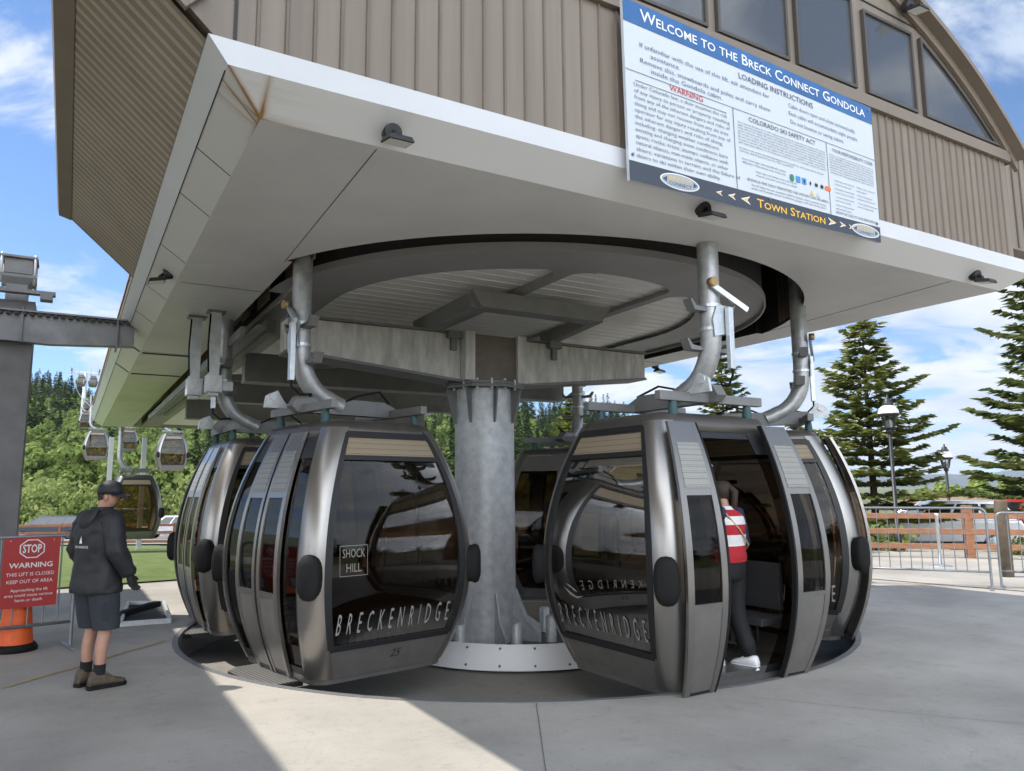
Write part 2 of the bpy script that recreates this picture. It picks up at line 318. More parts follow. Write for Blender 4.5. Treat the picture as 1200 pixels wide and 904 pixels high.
def copy_tree(o,parent=None):
    c=o.copy(); COL.objects.link(c); c.parent=parent
    if parent is not None: c.matrix_parent_inverse=o.matrix_parent_inverse
    for ch in list(o.children): copy_tree(ch,c)
    return c
# text helper: returns verts2d, faces and width
TCACHE={}
def text2d(body,smallcaps=False,res=2,spacing=1.0,shear=0.0,bold=0.0):
    k=(body,smallcaps,res,spacing,shear,bold)
    if k in TCACHE: return TCACHE[k]
    cu=bpy.data.curves.new('t','FONT'); cu.body=body; cu.size=1; cu.resolution_u=res; cu.space_character=spacing; cu.shear=shear; cu.offset=bold
    if smallcaps:
        cu.small_caps_scale=.78
        for cf in cu.body_format: cf.use_small_caps=True
    ob=bpy.data.objects.new('t',cu); me=bpy.data.meshes.new_from_object(ob)
    V=[(v.co.x,v.co.y) for v in me.vertices]; Fc=[tuple(p.vertices) for p in me.polygons]
    bpy.data.objects.remove(ob); bpy.data.meshes.remove(me); bpy.data.curves.remove(cu)
    x0=min(v[0] for v in V); x1=max(v[0] for v in V); V=[(x-x0,y) for x,y in V]
    TCACHE[k]=(V,Fc,x1-x0); return TCACHE[k]
CAPH=.70   # cap height of the built-in font at size 1 (approx.)
def put_text(mb,fn,body,x0,y,h,width=None,align='L',mi=0,**k):
    """writes body with cap height h; baseline y; fn maps (x,y)->3D"""
    V,Fc,w=text2d(body,**k); sy=h/CAPH; sx=sy if width is None else width/w
    if align=='C': x0=x0-w*sx/2
    elif align=='R': x0=x0-w*sx
    mb.add([fn(x0+x*sx,y+yy*sy) for x,yy in V],Fc,mi)
def quadstrip(mb,A,B,mi=0,sm=False):
    n=len(A); mb.add(list(A)+list(B),[(i,i+1,n+i+1,n+i) for i in range(n-1)],mi,sm)
# ------------------------------------------------------------------ terrain
def sstep(a,b,x):
    t=min(1,max(0,(x-a)/(b-a))); return t*t*(3-2*t)
def pn(x,y):
    return math.sin(x*.021+1.3)*math.cos(y*.017+.4)+.5*math.sin(x*.053+y*.041)+.3*math.sin(y*.093-x*.071)
def g(x,y):
    z=0.0
    if y>16: 
        d=min(y-16,60); z-=.042*min(d,45)*(1-sstep(-6,6,x))+0.75*sstep(19.5,29,y)*sstep(2,8,x)+2.6*sstep(36,75,y)*sstep(4,14,x)
    r=math.hypot(x,y)
    if y>60:
        s=x/max(y,1); fac=1-sstep(.13,.34,s)
        z+=fac*(sstep(85,430,y)*(36+16*sstep(-.45,-.60,s))+sstep(85,430,y)*pn(x,y)*4+ sstep(420,1500,y)*45)
    if y<-25: z+=sstep(25,260,-y)*16+0
    return z
def ground():
    rad=[21.8,22.5,24,28,33,38,45,53,62,72,85,100,118,138,160,185,212,240,272,305,340,380,425,475,540,620,720,850,1000,1300,1800,2600,4000,7000,12000]
    n=144; mb=MB(); vs=[]
    for r in rad:
        for k in range(n):
            a=2*PI*k/n; x=C0.x+r*math.cos(a); y=C0.y+r*math.sin(a); vs.append((x,y,g(x,y)-(.04 if r>22 else 0.004)))
    fs=[(i*n+k,i*n+(k+1)%n,(i+1)*n+(k+1)%n,(i+1)*n+k) for i in range(len(rad)-1) for k in range(n)]
    mb.add(vs,fs,0,True); tag(mb.build('ground',GROUND),kind='structure')
    mb=MB(); rr=[4.17,4.6,5.2,6,7,8.5,10,12,14,15,16,17,18,19,20,21,22]; nn=120; vs=[]
    for r in rr:
        for k in range(nn):
            a=2*PI*k/nn; p=W(r*math.cos(a),r*math.sin(a)); vs.append((r*math.cos(a),r*math.sin(a),g(p.x,p.y)))
    mb.add(vs,[(i*nn+k,i*nn+(k+1)%nn,(i+1)*nn+(k+1)%nn,(i+1)*nn+k) for i in range(len(rr)-1) for k in range(nn)],0,True); o=mb.build('plaza',CONC); o.location=C0; o.rotation_euler=(0,0,AZ); tag(o,kind='structure')
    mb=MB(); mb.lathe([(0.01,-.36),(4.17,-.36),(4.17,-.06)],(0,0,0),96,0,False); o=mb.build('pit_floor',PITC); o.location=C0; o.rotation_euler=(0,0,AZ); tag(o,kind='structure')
    mb=MB(); mb.lathe([(4.125,-.36),(4.125,.006),(4.185,.006),(4.185,-.05)],(0,0,0),120,0,False); o=mb.build('pit_edge_trim',STEELP); o.location=C0; o.rotation_euler=(0,0,AZ); tag(o,kind='structure')
ground()
def sheet(name,m,corner,off,nu=24,nv=12,kind='structure'):
    a,b,c,d=[Vector((*p,0)) for p in corner]; mb=MB(); vs=[]
    for i in range(nu+1):
        for j in range(nv+1):
            s,t=i/nu,j/nv; p=(a*(1-s)+b*s)*(1-t)+(d*(1-s)+c*s)*t; vs.append((p.x,p.y,g(p.x,p.y)+off))
    mb.add(vs,[(i*(nv+1)+j,(i+1)*(nv+1)+j,(i+1)*(nv+1)+j+1,i*(nv+1)+j+1) for i in range(nu) for j in range(nv)],0,True)
    return tag(mb.build(name,m),kind=kind)
sheet('lawn',GRASSM,[(-12,10.6),(-5.6,15.3),(-17.5,38),(-36,38)],.03,24,24)
sheet('road',ASPH,[(-80,40),(4,40),(-6,66),(-100,66)],.05,30,12)
sheet('path',PALE,[(6.3,14.3),(9.0,11.2),(20,16),(9.6,22)],.012,16,12)
sheet('parking_lot',ASPH,[(9,24),(60,20),(80,75),(16,75)],.05,30,20)
def ground_strip(name,pts,w,m,off,kind='structure'):
    mb=MB(); A=[];B=[]
    for i,p in enumerate(pts):
        a=Vector(pts[max(i-1,0)]); b=Vector(pts[min(i+1,len(pts)-1)]); d=(b-a).normalized(); nrm=Vector((-d.y,d.x)); P=Vector(p)
        q=P+nrm*w/2; r=P-nrm*w/2; A.append((q.x,q.y,g(q.x,q.y)+off)); B.append((r.x,r.y,g(r.x,r.y)+off))
    quadstrip(mb,A,B); return tag(mb.build(name,m),kind=kind)
arc=[W(-5.62+i*.118,-.86+i*.128+0.02*math.sin(i)) for i in range(13)]
ground_strip('painted_line',[(p.x,p.y) for p in arc],.055,YEL,.005)
ground_strip('painted_line',[tuple(W(6.3+i*.25,-.62-i*.095)[:2]) for i in range(10)],.06,YEL,.005)
ground_strip('pavement_joint',[(.17,6.2),(.18,5),(.2,3.0)],.006,JOINT,.004)
ground_strip('pavement_joint',[(1.9,6.3),(3.1,5.75),(5,5.0)],.005,JOINT,.004)
# ------------------------------------------------------------------ the station building
ZS=3.95; UL,UR,VF=-4.374,4.142,-4.341; VB=20.5
st=sthing('gondola_station','brown metal clad lift station with curved roof and white rimmed canopy','station',(0,0,0))
def station():
    RO=3.81
    # soffit with its U-shaped cabin slot
    mb=MB(); inner=[];outer=[]
    a0,a1=PI+.40,2*PI-.33
    uLs,vLs=RO*math.cos(a0),RO*math.sin(a0); uRs,vRs=RO*math.cos(a1),RO*math.sin(a1)
    n=64
    for i in range(n+1):
        a=a0+(a1-a0)*i/n; cu,sv=math.cos(a),math.sin(a); inner.append((RO*cu,RO*sv,ZS))
        t=min((UL/cu) if cu<0 else 1e9,(UR/cu) if cu>0 else 1e9,(VF/sv) if sv<0 else 1e9); outer.append((t*cu,t*sv,ZS))
    cl=[i for i in range(n) if outer[i][0]<=UL+1e-6 and outer[i+1][1]<=VF+1e-6]
    quadstrip(mb,outer,inner)
    for i in range(n):     # fill the two corners
        A,B=outer[i],outer[i+1]
        if abs(A[0]-B[0])>1e-4 and abs(A[1]-B[1])>1e-4:
            cxn=(UL if A[0]<0 else UR,VF,ZS); mb.add([A,cxn,B],[(0,1,2)])
    mb.add([(UL,outer[0][1],ZS),(uLs,vLs,ZS),(-3.45,vLs,ZS),(-3.45,VB,ZS),(UL,VB,ZS)],[(0,1,2,3,4)])
    mb.add([(UR,outer[-1][1],ZS),(uRs,vRs,ZS),(3.50,vRs,ZS),(3.50,VB,ZS),(UR,VB,ZS)],[(0,1,2,3,4)])
    sf=sbuild(mb,'soffit',SOFF,st)
    mb=MB()
    for a,b in (((-4.33,-.15),(-3.47,-.15)),((-3.6,-4.3),(-3.52,-1.45)),((3.2,-4.3),(3.55,-1.35)),((-4.33,4.6),(-3.47,4.6)),((3.52,1.5),(4.1,1.5))):
        mb=MB(); mb.bar((*a,ZS-.001),(*b,ZS-.001),.006,.005); sbuild(mb,'panel_seam',SEAM,sf)
    for a,b in (((-4.34,4.72),(-3.47,4.72)),((-4.34,7.2),(-3.47,7.2))): mb=MB(); mb.bar((*a,ZS-.004),(*b,ZS-.004),.10,.012); sbuild(mb,'panel_seam',SEAM,sf)
    # slot linings
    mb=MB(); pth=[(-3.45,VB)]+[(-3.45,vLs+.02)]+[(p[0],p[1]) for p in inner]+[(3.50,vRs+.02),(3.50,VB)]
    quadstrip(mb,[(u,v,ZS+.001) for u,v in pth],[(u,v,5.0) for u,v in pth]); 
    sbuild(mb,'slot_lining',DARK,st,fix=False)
    mb=MB()
    for i in range(46,60):    # boards on the lining at the far right of the slot
        a=a0+(a1-a0)*(i+.08)/n; b=a0+(a1-a0)*(i+.92)/n
        P=[((RO-.02)*math.cos(t),(RO-.02)*math.sin(t)) for t in (a,b)]; mb.add([(*P[0],ZS+.03),(*P[1],ZS+.03),(*P[1],4.7),(*P[0],4.7)],[(0,1,2,3)])
    sbuild(mb,'lining_boards',PLYR,st)
    RI=3.36
    ip=[(-3.18,VB),(-3.18,-.9)]+[(RI*math.cos(t),RI*math.sin(t)) for t in np.linspace(PI+.29,2*PI-.29,48)]+[(3.2,-.9),(3.2,VB)]
    mb=MB(); quadstrip(mb,[(u,v,ZS-.0) for u,v in ip],[(u,v,ZS+.075) for u,v in ip]); quadstrip(mb,[(u*.993,v*.993 if v<0 else v,ZS) for u,v in ip],[(u,v,ZS) for u,v in ip])
    quadstrip(mb,[(u*.993,v*.993 if v<0 else v,ZS) for u,v in ip],[(u*.993,v*.993 if v<0 else v,ZS+.05) for u,v in ip]); sbuild(mb,'inner_rim',DISC,st,fix=False)
    mb=MB(); quadstrip(mb,[(u*.99,v*.99 if v<0 else v,ZS+.08) for u,v in ip],[(u*.99,v*.99 if v<0 else v,4.98) for u,v in ip]); mb.add([(-4.3,-4.3,4.985),(4,-4.3,4.985),(4,VB,4.985),(-4.3,VB,4.985)],[(0,1,2,3)]); sbuild(mb,'cavity_shade_lining',DARK,st,fix=False)  # walls and lid painted dark so the slot reads as unlit cavity
    for v0,v1,z0,z1 in ((-1.55,-.35,4.0,4.62),(.55,1.25,4.05,4.5),(1.75,2.3,4.1,4.45),(5.2,6.1,4.02,4.5),(6.2,7.1,4.02,4.55),(7.25,8.2,4.02,4.5),(8.4,9.6,4.02,4.55),(9.8,11.2,4.02,4.5),(11.4,13,4.02,4.5)):
        u=-3.23 if v0>-1 else -3.25
        mb=MB(); mb.box(u,u+.012,v0,v1,z0,z1); sbuild(mb,'plywood_guard',PLY,st)
    # disc under the bull wheel: annulus, cross bars
    mb=MB(); zd=ZS+.05; rin=2.52; A=[];B=[]
    for t in np.linspace(PI,2*PI,72): A.append((RI*math.cos(t),RI*math.sin(t),zd)); B.append((rin*math.cos(t)-.05,rin*math.sin(t),zd))
    quadstrip(mb,A,B)
    mb.add([(-RI,0,zd),(-rin-.05,0,zd),(-rin-.05,VB,zd),(-3.18,VB,zd),(-3.18,0,zd)],[(0,1,2,3,4)]); mb.add([(RI,0,zd),(rin-.05,0,zd),(rin-.05,VB,zd),(3.2,VB,zd),(3.2,0,zd)],[(0,1,2,3,4)])
    for a,b in ((-.77,-.62),(.86,1.0)):
        n0=-math.sqrt(rin*rin-(a+.05)**2); mb.box(a,b,n0-.06,3.2,zd-.002,zd+.05)
        for sgn,e in ((-1,a),(1,b)):   # rounded corners of the openings
            r=.22; e0=e; vy=-math.sqrt(rin*rin-(e0+sgn*r*.7+.05)**2)+.0; C=[]
            c=(e0+sgn*r,vy+r+.02)
            pts=[(e0,vy-.12)]+[(c[0]-sgn*r*math.cos(t),c[1]-r*math.sin(t)) for t in np.linspace(0,PI/2,7)]+[(c[0],vy-.12)]
            mb.add([(p[0],p[1],zd-.001) for p in pts],[tuple(range(len(pts)))])
    sbuild(mb,'ceiling_disc',DISC,st,fix=False)
    # ribbed ceiling panels above the disc openings
    mb=MB(); mb.add([(u*.985,v*.985,4.055) for u,v in ip],[tuple(range(len(ip)))])
    cp=sbuild(mb,'ceiling_panel',mat('white_ceiling_sheet',(.84,.82,.79),.35,noise=.07,nscale=1.5),st,fix=False)
    mb=MB(); v=-2.6
    while v<12: hw=math.sqrt(3.2**2-v*v) if v<-.9 else 3.1; mb.box(-hw,hw,v,v+.010,4.047,4.054); v+=.215
    sbuild(mb,'ceiling_ribs',mat('white_ceiling_rib',(.80,.79,.76),.45),cp)
    # hanging C frame under the disc
    mb=MB(); z0,z1=3.74,3.93
    mb.prism([(-1.42,z1),(.55,z1),(.40,z0),(-1.30,z0)],1,-1.50,-1.38); mb.box(-1.34,.46,-1.38,-1.26,z0,z0+.03)
    mb.bar((-1.32,-1.40,(z0+z1)/2),(-1.30,.35,(z0+z1)/2),.14,.18); mb.bar((.42,-1.40,(z0+z1)/2),(.70,.30,(z0+z1)/2),.14,.15)
    sbuild(mb,'drive_frame',DKBEAM,st)
    mb=MB()
    for v in (2.6,5.4,9.0): mb.box(-3.1,2.6,v,v+.22,3.32,3.72); mb.box(-3.1,2.6,v-.05,v+.27,3.28,3.32)
    mb.bar((-2.4,2.7,3.62),(-.7,.45,3.55),.14,.2); mb.bar((-3.0,5.4,3.7),(.4,2.7,3.7),.1,.12)
    mb.bar((-3.12,.9,3.78),(-3.12,13,3.78),.12,.18); mb.bar((-3.3,.6,3.70),(-3.3,13,3.70),.10,.05)
    sbuild(mb,'rear_beam',DKBEAM,st)
    # white fascia: chamfer and vertical lip
    o=.24; zc=ZS+.17; zl=ZS+.33
    low=[(UL,VB),(UL,VF),(UR,VF),(UR,VB)]; hi=[(UL-o,VB),(UL-o,VF-o),(UR+o,VF-o),(UR+o,VB)]; lt=[(UL-o-.115,VB),(UL-o-.115,VF-o),(UR+o,VF-o),(UR+o,VB)]
    mb=MB()
    for i in range(3): mb.add([(*low[i],ZS),(*low[i+1],ZS),(*hi[i+1],zc),(*hi[i],zc)],[(0,1,2,3)])
    ch=sbuild(mb,'fascia',RUST,st)
    mb=MB()
    for i in range(3): mb.add([(*hi[i],zc),(*hi[i+1],zc),(*lt[i+1],zl),(*lt[i],zl)],[(0,1,2,3)])
    ins=[(UL-o+.10,VB),(UL-o+.10,VF-o+.06),(UR+o-.2,VF-o+.06),(UR+o-.2,VB)]
    for i in range(3): mb.add([(*lt[i],zl),(*lt[i+1],zl),(*ins[i+1],zl+.006),(*ins[i],zl+.006)],[(0,1,2,3)])
    sbuild(mb,'fascia_lip',WFAS,st)
    mb=MB()
    for v in (-3.35,-2.4,-.9,.8,2.3,4.6,7.1): mb.bar((UL-.004,v,ZS+.004),(UL-o-.004,v,zc+.004),.012,.006,upv=(1,0,1))
    for v in (4.66,7.15): mb.bar((UL-.008,v,ZS+.006),(UL-o-.008,v,zc+.006),.09,.01,upv=(1,0,1))
    mb.bar((UL-o-.004,-4.5,zc),(UL-o-.004,VB,zc),.006,.008); sbuild(mb,'fascia_joint',SEAM,st)
    # facade wall
    vw=VF-o+.05    # wall plane
    Ra,uc,zc0=6.25,-.12,1.115
    def arcz(u): return zc0+math.sqrt(Ra*Ra-(u-uc)**2)
    arcU=[4.16-(4.16+3.9)*i/36 for i in range(37)]
    top=[(u,arcz(u)) for u in arcU]+[(-5.55,5.17)]
    SLOPE=.90
    wall=[(-4.64,zl-.02),(4.137,zl-.02)]+[(4.137,arcz(4.14))]+top[1:]+[(-5.55,zl+SLOPE*(.93))]
    mb=MB(); mb.prism(wall,1,vw,vw+.16); fw_=sbuild(mb,'front_wall',CLAD,st)
    mb=MB(); u=-4.46
    while u<4.08:
        zt=min(5.47,arcz(u)-.2); mb.add([(u,vw,zl),(u+.028,vw,zl),(u+.022,vw-.016,zl),(u+.006,vw-.016,zl),(u,vw,zt),(u+.028,vw,zt),(u+.022,vw-.016,zt),(u+.006,vw-.016,zt)],[(0,3,7,4),(3,2,6,7),(2,1,5,6),(4,7,6,5)],0)
        u+=.172 if u<1.4 else .128
    sbuild(mb,'cladding_ribs',CLAD_D,fw_)
    mb=MB(); mb.box(-4.585,-4.565,vw-.012,vw-.002,zl,6.0); sbuild(mb,'wall_seam',SEAM,fw_)
    # left return panel beside the seam with its rake trim
    mb=MB(); mb.bar((-4.80,vw-.02,zl+.19),(-5.52,vw-.02,zl+.10+SLOPE*.82),.16,.045,upv=(0,1,0)); sbuild(mb,'rake_trim',TRIM,st)
    # side walls, roof
    mb=MB(); mb.box(3.99,4.13,vw+.16,1.2,zl-.02,arcz(4.14)-.02); mb.add([(-4.55,vw+.16,zl),(-4.55,1.2,zl),(-5.4,1.2,zl+SLOPE*.85),(-5.4,vw+.16,zl+SLOPE*.85)],[(0,1,2,3)])
    mb.prism([p for p in wall],1,1.0,1.15); sbuild(mb,'side_wall',CLAD,st)
    ro=[(4.34,arcz(4.34)+.02)]+[(u,arcz(u)+.02) for u in arcU]+[(-5.52,5.12)]
    mb=MB(); mb.loft([[(u,vw-.17,z) for u,z in ro],[(u,1.19,z) for u,z in ro]],0,True,False,False); mb.loft([[(u,vw-.17,z+.07) for u,z in ro],[(u,1.19,z+.07) for u,z in ro]],0,True,False,False)
    quadstrip(mb,[(u,vw-.17,z) for u,z in ro],[(u,vw-.17,z+.07) for u,z in ro]); rf=sbuild(mb,'roof',TRIM,st,fix=False)
    mb=MB(); quadstrip(mb,[(u,vw-.05,z-.12) for u,z in ro],[(u,vw-.05,z+.01) for u,z in ro]); quadstrip(mb,[(u,vw-.05,z-.12) for u,z in ro],[(u,vw-.005,z-.12) for u,z in ro]); sbuild(mb,'roof_edge_trim',TRIM,rf,fix=False)
    # ribbed flared overhang on the left
    def fl(t,v,d=0): return (-4.73-t*.743+d*.67,v,zl+t*.743*SLOPE+d*-.74) 
    T=.95; v0,v1=vw+.02,1.2
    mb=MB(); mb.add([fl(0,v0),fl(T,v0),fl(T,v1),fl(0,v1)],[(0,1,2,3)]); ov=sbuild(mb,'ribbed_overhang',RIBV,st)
    mb=MB(); v=v0+.05
    while v<v1-.06:
        for (a,b) in (((0,.0),(T,.0)),):
            P=[fl(.02,v),fl(.02,v+.012,.018),fl(.02,v+.040,.018),fl(.02,v+.052)]; Q=[fl(T,v),fl(T,v+.012,.018),fl(T,v+.040,.018),fl(T,v+.052)]
            mb.loft([P,Q],0,False,False,False)
        v+=.125
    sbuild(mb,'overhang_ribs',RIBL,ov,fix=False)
    e0=fl(T,v0); mb=MB(); mb.prism([(e0[0]+.01,e0[2]-.02),(e0[0]-.12,e0[2]+.02),(e0[0]-.14,e0[2]+.12),(e0[0]+.01,e0[2]+.12)],1,v0-.05,v1+.01); sbuild(mb,'eave_trim',TRIM,ov)
    mb=MB(); mb.add([fl(-.02,v1+.005),fl(T+.1,v1+.005),(-5.6,v1+.005,5.3),(-4.5,v1+.005,5.6),(-4.4,v1+.005,4.25)],[(0,1,2,3,4)]); sbuild(mb,'overhang_end',CLAD,ov)
    # windows
    sill=MB(); sill.box(-2.2,4.19,vw-.05,vw-.004,5.475,5.60); sbuild(sill,'window_sill',TRIM,st)
    def window(poly,inset=.05):
        c=np.mean(poly,axis=0); P=np.array(poly); m=MB(); 
        def off(P,d):
            n=len(P); out=[]
            for i in range(n):
                a,b,c2=P[i-1],P[i],P[(i+1)%n]; e1=(b-a)/np.linalg.norm(b-a); e2=(c2-b)/np.linalg.norm(c2-b); n1=np.array([-e1[1],e1[0]]); n2=np.array([-e2[1],e2[0]])
                k=n1+n2; k=k/(k@n1) if abs(k@n1)>1e-6 else n1; out.append(b+k*d)
            return np.array(out)
        area=sum(P[i-1][0]*P[i][1]-P[i][0]*P[i-1][1] for i in range(len(P))); 
        if area<0: P=P[::-1]
        I=off(P,inset*.6); n=len(P)
        V=[(p[0],vw-.045,p[1]) for p in P]+[(p[0],vw-.045,p[1]) for p in I]+[(p[0],vw-.004,p[1]) for p in P]+[(p[0],vw-.018,p[1]) for p in I]
        fs=[]
        for i in range(n):
            j=(i+1)%n; fs+=[(i,j,n+j,n+i),(i,2*n+i,2*n+j,j),(n+i,n+j,3*n+j,3*n+i)]
        m.add(V,fs); f=sbuild(m,'window',mat('dark_bronze_frame',(.07,.062,.055),.45),st,fix=False)
        I2=off(P,inset*.6-.004); m=MB(); m.add([(p[0],vw-.022,p[1]) for p in I2],[tuple(range(n))]); sbuild(m,'pane',WING,f,fix=False)
    zb,zt=5.63,6.56
    window([(-.58,zb),(.35,zb),(.35,zt+.12),(-.58,zt+.12)]); window([(.47,zb),(1.35,zb),(1.35,zt+.06),(.47,zt+.06)]); window([(1.53,zb),(2.38,zb),(2.38,zt),(1.53,zt)]); window([(-1.62,zb),(-.70,zb),(-.70,zt+.12),(-1.62,zt+.12)])
    c5=[(2.53,zb),(3.98,zb)]+[(u,arcz(u)-.22) for u in np.linspace(3.86,2.53,9)]; c5[1]=(4.0,zb); window(c5)
    mb=MB(); mb.bar((-1.7,vw-.006,6.76),(2.6,vw-.006,6.68),.012,.012); sbuild(mb,'upper_seam',SEAM,fw_)
station()
# ------------------------------------------------------------------ column with cross beam, inside the pit
def column():
    b=(-.36,.2,-.36); t=sthing('support_column','round galvanized steel column in the centre of the pit carrying pale cross beams','column',b)
    cx,cy=b[0],b[1]; mb=MB(); mb.lathe([(.415,-.30),(.41,.4),(.405,3.02)],(cx,cy,0),40); sbuild(mb,'shaft',GALV,t,fix=False)
    mb=MB()
    mb.lathe([(.02,3.02),(.56,3.02),(.56,3.055),(.02,3.055)],(cx,cy,0),8,0,False); mb.lathe([(.02,3.065),(.54,3.065),(.54,3.10),(.02,3.10)],(cx,cy,0),8,0,False); fl=sbuild(mb,'flange',STEELP,t)
    for k in range(16):
        a=2*PI*k/16+.1; m=MB(); m.lathe([(.018,2.99),(.018,3.13),(.001,3.135)],(cx+.49*math.cos(a),cy+.49*math.sin(a),0),6,0,False); sbuild(m,'bolt',GALV,fl)
    for k in range(8):
        a=2*PI*k/8+.62; d=(math.cos(a),math.sin(a)); P=lambda r,z:(cx+d[0]*r,cy+d[1]*r,z); n=(-d[1]*.011,d[0]*.011)
        for poly in ([(.40,2.55),(.44,2.55),(.55,3.015),(.40,3.015)],):
            m=MB(); A=[(P(r,z)[0]+n[0],P(r,z)[1]+n[1],z) for r,z in poly]; B=[(P(r,z)[0]-n[0],P(r,z)[1]-n[1],z) for r,z in poly]; m.loft([A,B],0,False); sbuild(m,'gusset',STEELP,t)
        poly=[(.41,-.28),(.80,-.28),(.80,-.16),(.60,-.02),(.45,.34),(.41,.34)]
        m=MB(); A=[(P(r,z)[0]+n[0],P(r,z)[1]+n[1],z) for r,z in poly]; B=[(P(r,z)[0]-n[0],P(r,z)[1]-n[1],z) for r,z in poly]; m.loft([A,B],0,False); sbuild(m,'base_gusset',GALV,t)
        p=P(.90,0); m=MB(); m.lathe([(.07,-.28),(.07,.03),(.05,.05),(.001,.052)],(p[0]+n[0]*9,p[1]+n[1]*9,0),14); sbuild(m,'anchor_cap',GALV,t)
    m=MB(); m.lathe([(.01,-.355),(1.15,-.355),(1.15,-.30),(.01,-.29)],(cx,cy,0),32,0,False); sbuild(m,'base_plate',STEELP,t)
    # head box and cross beam
    m=MB(); m.box(cx-.34,cx+.34,cy-.30,cy+.30,3.105,3.74); sbuild(m,'head_box',mat('brown_head_box',(.20,.165,.14),.6,.2,noise=.2,nscale=5),t)
    for sx in (-1,1): m=MB(); m.box(cx+sx*.40-.07,cx+sx*.40+.07,cy-.36,cy+.36,3.105,3.76); sbuild(m,'head_plate',BEAMP,t)
    for x0,z0,x1,z1 in ((-3.12,3.34,cx-.475,3.12),(2.35,3.36,cx+.475,3.12)):
        m=MB(); A=[(x0,cy-.2,z0),(x0,cy+.16,z0),(x0,cy+.16,3.72),(x0,cy-.2,3.72)]; B=[(x1,cy-.2,z1),(x1,cy+.16,z1),(x1,cy+.16,3.73),(x1,cy-.2,3.73)]; m.loft([A,B],0,False); bm_=sbuild(m,'cross_beam',BEAMP,t)
        m=MB(); m.bar((x0,cy-.02,z0-.02),(x1,cy-.02,z1-.02),.44,.035); m.bar((x0,cy-.02,3.745),(x1,cy-.02,3.75),.44,.03); m.box(min(x0,x0-.02*np.sign(x0)),max(x0,x0+.02*np.sign(x0)),cy-.22,cy+.18,z0-.03,3.74) if False else None; sbuild(m,'beam_flange',STEELP,bm_)
    for u in (-1.05,.55): m=MB(); m.box(u,u+.20,cy-.30,cy-.205,3.66,3.76); m.box(u+.06,u+.14,cy-.26,cy-.205,3.50,3.66); sbuild(m,'beam_clamp',STEELP,t)
    # white skirt ring round the base
    m=MB(); m.lathe([(1.70,-.06),(1.76,-.32),(1.78,-.33)],(0.1,.05,0),80); m.lathe([(1.685,-.06),(1.70,-.06)],(0.1,.05,0),80,0,False)
    r=sthing('ring_skirt','white bolted sheet metal ring around the foot of the central column','ring',(0.1,.05,-.34)); sbuild(m,'skirt_sheet',WHITE,r,fix=False)
    for k in range(28):
        a=2*PI*k/28
        for rr,z in ((1.718,-.10),(1.757,-.28)): m=MB(); m.tube([(0.1+rr*math.cos(a),.05+rr*math.sin(a),z),(0.1+(rr+.014)*math.cos(a),.05+(rr+.014)*math.sin(a),z)],.014,8); sbuild(m,'bolt',STEELP,r)
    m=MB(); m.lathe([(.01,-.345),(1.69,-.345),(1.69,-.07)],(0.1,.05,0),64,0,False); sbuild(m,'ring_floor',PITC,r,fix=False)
column()
# ------------------------------------------------------------------ gondola cabins (local: x outward, y along travel, z up)
zb,zm,zt=.04,.935,2.26
def Wd(z): return .915-(.195*((zm-z)/(zm-zb))**2 if z<zm else .325*((z-zm)/(zt-zm))**2)
def Ld(z): return .995-(.205*((zm-z)/(zm-zb))**2 if z<zm else .255*((z-zm)/(zt-zm))**2)
CR=.17
def P_side(side,s,z,off):
    """point on the shell; s in -1..1 along the flat of that side"""
    w,l=Wd(z),Ld(z)
    if side=='yp': return (s*(w-CR),l+off,z)
    if side=='ym': return (-s*(w-CR),-l-off,z)
    if side=='xp': return (w+off,s*(l-CR),z)
    if side=='xm': return (-w-off,-s*(l-CR),z)
def patch(mb,side,s0,s1,z0,z1,off,thick,mi=0,nz=10,ns=2,sm=True,s0b=None,s1b=None):
    zs=np.linspace(z0,z1,nz+1); F_=[];B_=[]
    for z in zs:
        F_.append([P_side(side,s0+(s1-s0)*i/ns,z,off) for i in range(ns+1)]); B_.append([P_side(side,s0+(s1-s0)*i/ns,z,off-thick) for i in range(ns+1)])
    mb.loft(F_,mi,sm,False,False)
    if thick:
        mb.loft([r[::-1] for r in B_],mi,sm,False,False)
        mb.loft([[f[0],b[0]] for f,b in zip(F_,B_)],mi,False,False,False); mb.loft([[b[-1],f[-1]] for f,b in zip(F_,B_)],mi,False,False,False)
        mb.loft([F_[0][::-1],B_[0][::-1]],mi,False,False,False); mb.loft([F_[-1],B_[-1]],mi,False,False,False)
def corner(mb,sx,sy,z0,z1,off,thick,nz=18,na=6,mi=0):
    rows=[];rb=[]
    for z in np.linspace(z0,z1,nz+1):
        w,l=Wd(z)-CR,Ld(z)-CR; rows.append([(sx*(w+(CR+off)*math.cos(t)),sy*(l+(CR+off)*math.sin(t)),z) for t in np.linspace(-.04,PI/2+.04,na+1)])
        rb.append([(sx*(w+(CR+off-thick)*math.cos(t)),sy*(l+(CR+off-thick)*math.sin(t)),z) for t in np.linspace(-.04,PI/2+.04,na+1)])
    mb.loft(rows,mi,True,False,False); mb.loft(rb,mi,True,False,False)
    mb.loft([[a[0],b[0]] for a,b in zip(rows,rb)],mi,False,False,False); mb.loft([[a[-1],b[-1]] for a,b in zip(rows,rb)],mi,False,False,False)
def ringpts(z,off,n=6):
    w,l=Wd(z)-CR,Ld(z)-CR; out=[]
    for sx,sy,a0 in ((1,1,0),(-1,1,PI/2),(-1,-1,PI),(1,-1,3*PI/2)):
        for t in np.linspace(0,PI/2,n): out.append((sx*w+(CR+off)*math.cos(a0+t),sy*l+(CR+off)*math.sin(a0+t),z))
    return out
